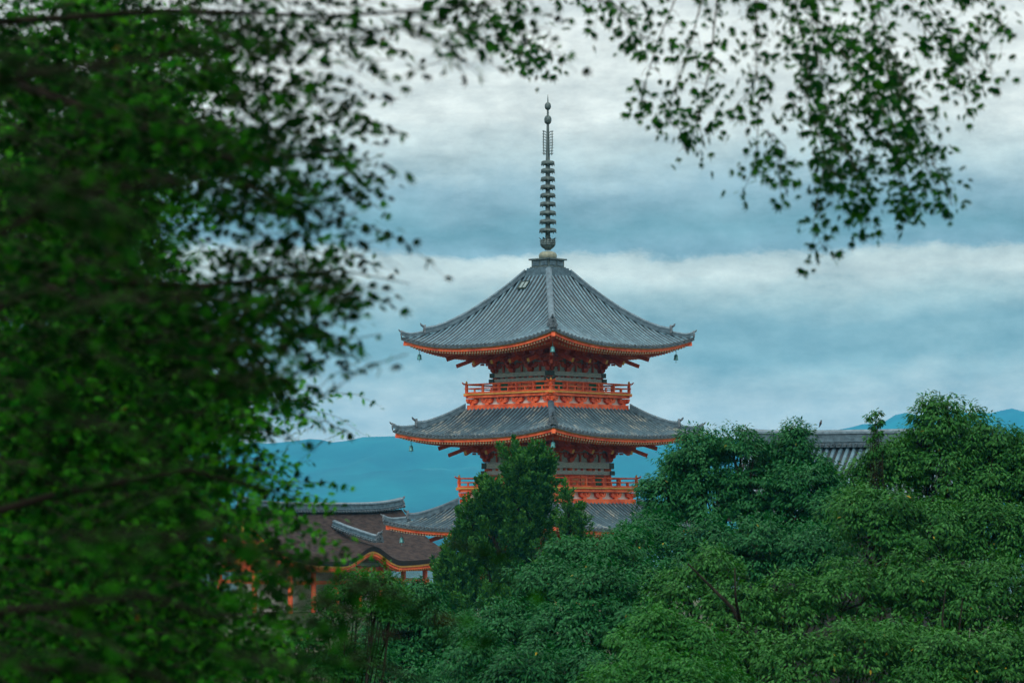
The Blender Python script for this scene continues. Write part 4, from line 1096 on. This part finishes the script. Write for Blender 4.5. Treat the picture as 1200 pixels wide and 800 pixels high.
# ------------------------------------------------------------------ air
mb = MB(); mb.box((0, 4850, 153), (9900, 10300, 464), 0)
hm, nt, out = newmat('haze')
pv = nt.nodes.new('ShaderNodeVolumePrincipled')
pv.inputs['Color'].default_value = (.05, .54, .93, 1); pv.inputs['Density'].default_value = .00012
pv.inputs['Anisotropy'].default_value = 0
nt.links.new(pv.outputs[0], out.inputs['Volume'])
o = mb.build('haze', [hm]); tag(o, kind='stuff')

# ------------------------------------------------------------------ sky
w = bpy.data.worlds.new('World'); scene.world = w; w.use_nodes = True
nt = w.node_tree; nt.nodes.clear()
def N(t, **k):
    n = nt.nodes.new(t)
    for a, b_ in k.items(): setattr(n, a, b_)
    return n
def mth(op, a, b_=None, c=None):
    n = N('ShaderNodeMath', operation=op)
    for i, v in enumerate((a, b_, c)):
        if v is None: continue
        if isinstance(v, (int, float)): n.inputs[i].default_value = v
        else: nt.links.new(v, n.inputs[i])
    return n.outputs[0]
SUN_EL, SUN_ROT = math.radians(34), math.radians(192)
sky = N('ShaderNodeTexSky', sky_type='NISHITA', sun_disc=False, sun_elevation=SUN_EL, sun_rotation=SUN_ROT)
tc = N('ShaderNodeTexCoord'); sx = N('ShaderNodeSeparateXYZ'); nt.links.new(tc.outputs['Generated'], sx.inputs[0])
hyp = mth('SQRT', mth('ADD', mth('MULTIPLY', sx.outputs[0], sx.outputs[0]), mth('MULTIPLY', sx.outputs[1], sx.outputs[1])))
v = mth('DIVIDE', sx.outputs[2], mth('MAXIMUM', hyp, .02)); u = mth('ARCTAN2', sx.outputs[0], sx.outputs[1])
def skynoise(su, sv, seed, detail=6, rough=.6):
    cb = N('ShaderNodeCombineXYZ')
    nt.links.new(mth('MULTIPLY', u, su), cb.inputs[0]); nt.links.new(mth('MULTIPLY', v, sv), cb.inputs[1]); cb.inputs[2].default_value = seed
    n = N('ShaderNodeTexNoise'); n.inputs['Scale'].default_value = 1; n.inputs['Detail'].default_value = detail; n.inputs['Roughness'].default_value = rough
    nt.links.new(cb.outputs[0], n.inputs['Vector']); return mth('SUBTRACT', n.outputs['Fac'], .5)
warp = mth('ADD', mth('MULTIPLY', skynoise(9, 22, 1.7, 3), .017), mth('MULTIPLY', skynoise(38, 60, 5.2, 7, .65), .017))
vv = mth('ADD', v, warp)
def lin(c): return tuple(((x / 255 + .055) / 1.055) ** 2.4 if x > 10 else x / 255 / 12.92 for x in c)
rmp = N('ShaderNodeValToRGB')
mr = N('ShaderNodeMapRange'); mr.inputs[1].default_value = 0; mr.inputs[2].default_value = .4; nt.links.new(vv, mr.inputs[0]); nt.links.new(mr.outputs[0], rmp.inputs[0])
stops = [(0, (190, 214, 222)), (.028, (234, 245, 234)), (.040, (224, 238, 228)), (.050, (194, 216, 210)), (.060, (150, 184, 184)), (.071, (138, 173, 176)), (.0795, (174, 203, 200)), (.088, (204, 226, 220)), (.0948, (196, 220, 215)), (.0985, (128, 165, 177)),
         (.107, (112, 154, 163)), (.119, (140, 174, 184)), (.132, (182, 210, 211)), (.148, (210, 231, 228)), (.172, (216, 236, 233)), (.20, (208, 229, 229)), (.30, (200, 222, 225)), (.4, (205, 226, 228))]
el = rmp.color_ramp.elements
el[0].position = 0; el[0].color = (*lin(stops[0][1]), 1); el[1].position = 1; el[1].color = (*lin(stops[-1][1]), 1)
for p, c in stops[1:-1]:
    e = el.new(p / .4); e.color = (*lin(c), 1)
# smaller cloud texture
tex = mth('MULTIPLY_ADD', mth('ADD', mth('MULTIPLY', skynoise(20, 60, 9.1, 8, .65), .72), mth('MULTIPLY', skynoise(75, 120, 2.1, 7, .65), .36)), 1.9, 1.0)
tn = N('ShaderNodeVectorMath', operation='MULTIPLY'); tn.inputs[1].default_value = (1.16, .955, .89); nt.links.new(rmp.outputs[0], tn.inputs[0])
zen = N('ShaderNodeMapRange', interpolation_type='SMOOTHSTEP'); zen.inputs[1].default_value = .35; zen.inputs[2].default_value = 1.6; zen.inputs[3].default_value = 1; zen.inputs[4].default_value = 2.5; nt.links.new(v, zen.inputs[0])
sc_ = N('ShaderNodeVectorMath', operation='SCALE'); nt.links.new(tn.outputs[0], sc_.inputs[0]); nt.links.new(mth('MULTIPLY', mth('MULTIPLY', mth('MAXIMUM', tex, .3), zen.outputs[0]), 12.6), sc_.inputs['Scale'])
mix = N('ShaderNodeMix', data_type='RGBA'); mix.inputs[0].default_value = .93
nt.links.new(sky.outputs[0], mix.inputs[6]); nt.links.new(sc_.outputs[0], mix.inputs[7])
bg = N('ShaderNodeBackground'); bg.inputs['Strength'].default_value = .1
nt.links.new(mix.outputs[2], bg.inputs['Color'])
wo = N('ShaderNodeOutputWorld'); nt.links.new(bg.outputs[0], wo.inputs['Surface'])

sl = bpy.data.lights.new('sun', 'SUN'); sl.energy = 1.5; sl.angle = math.radians(18); sl.color = (1, .96, .9)
so = bpy.data.objects.new('sun', sl); COL.objects.link(so)
sd = Vector((math.sin(SUN_ROT) * math.cos(SUN_EL), math.cos(SUN_ROT) * math.cos(SUN_EL), math.sin(SUN_EL)))
so.rotation_euler = (-sd).to_track_quat('-Z', 'Y').to_euler(); so.location = (0, -20, 60)

# ------------------------------------------------------------------ camera
cam = bpy.data.cameras.new('camera'); co = bpy.data.objects.new('camera', cam); COL.objects.link(co)
cam.sensor_width = 36; cam.lens = F / 1200 * 36; cam.shift_y = (HZ - 400) / 1200
co.location = (0, 0, 0); co.rotation_euler = (PI / 2, 0, 0)
cam.clip_start = .1; cam.clip_end = 20000
cam.dof.use_dof = True; cam.dof.focus_distance = 165; cam.dof.aperture_fstop = 3.2; cam.dof.aperture_blades = 9
scene.camera = co

scene.render.engine = 'CYCLES'
cy = scene.cycles
cy.use_denoising = True; cy.max_bounces = 6; cy.diffuse_bounces = 3; cy.glossy_bounces = 2; cy.transmission_bounces = 2; cy.volume_bounces = 0; cy.transparent_max_bounces = 4
cy.sample_clamp_indirect = 4
vs_ = scene.view_settings
vs_.view_transform = 'Standard'; vs_.look = 'None'; vs_.gamma = 1; vs_.exposure = 0; vs_.use_curve_mapping = False
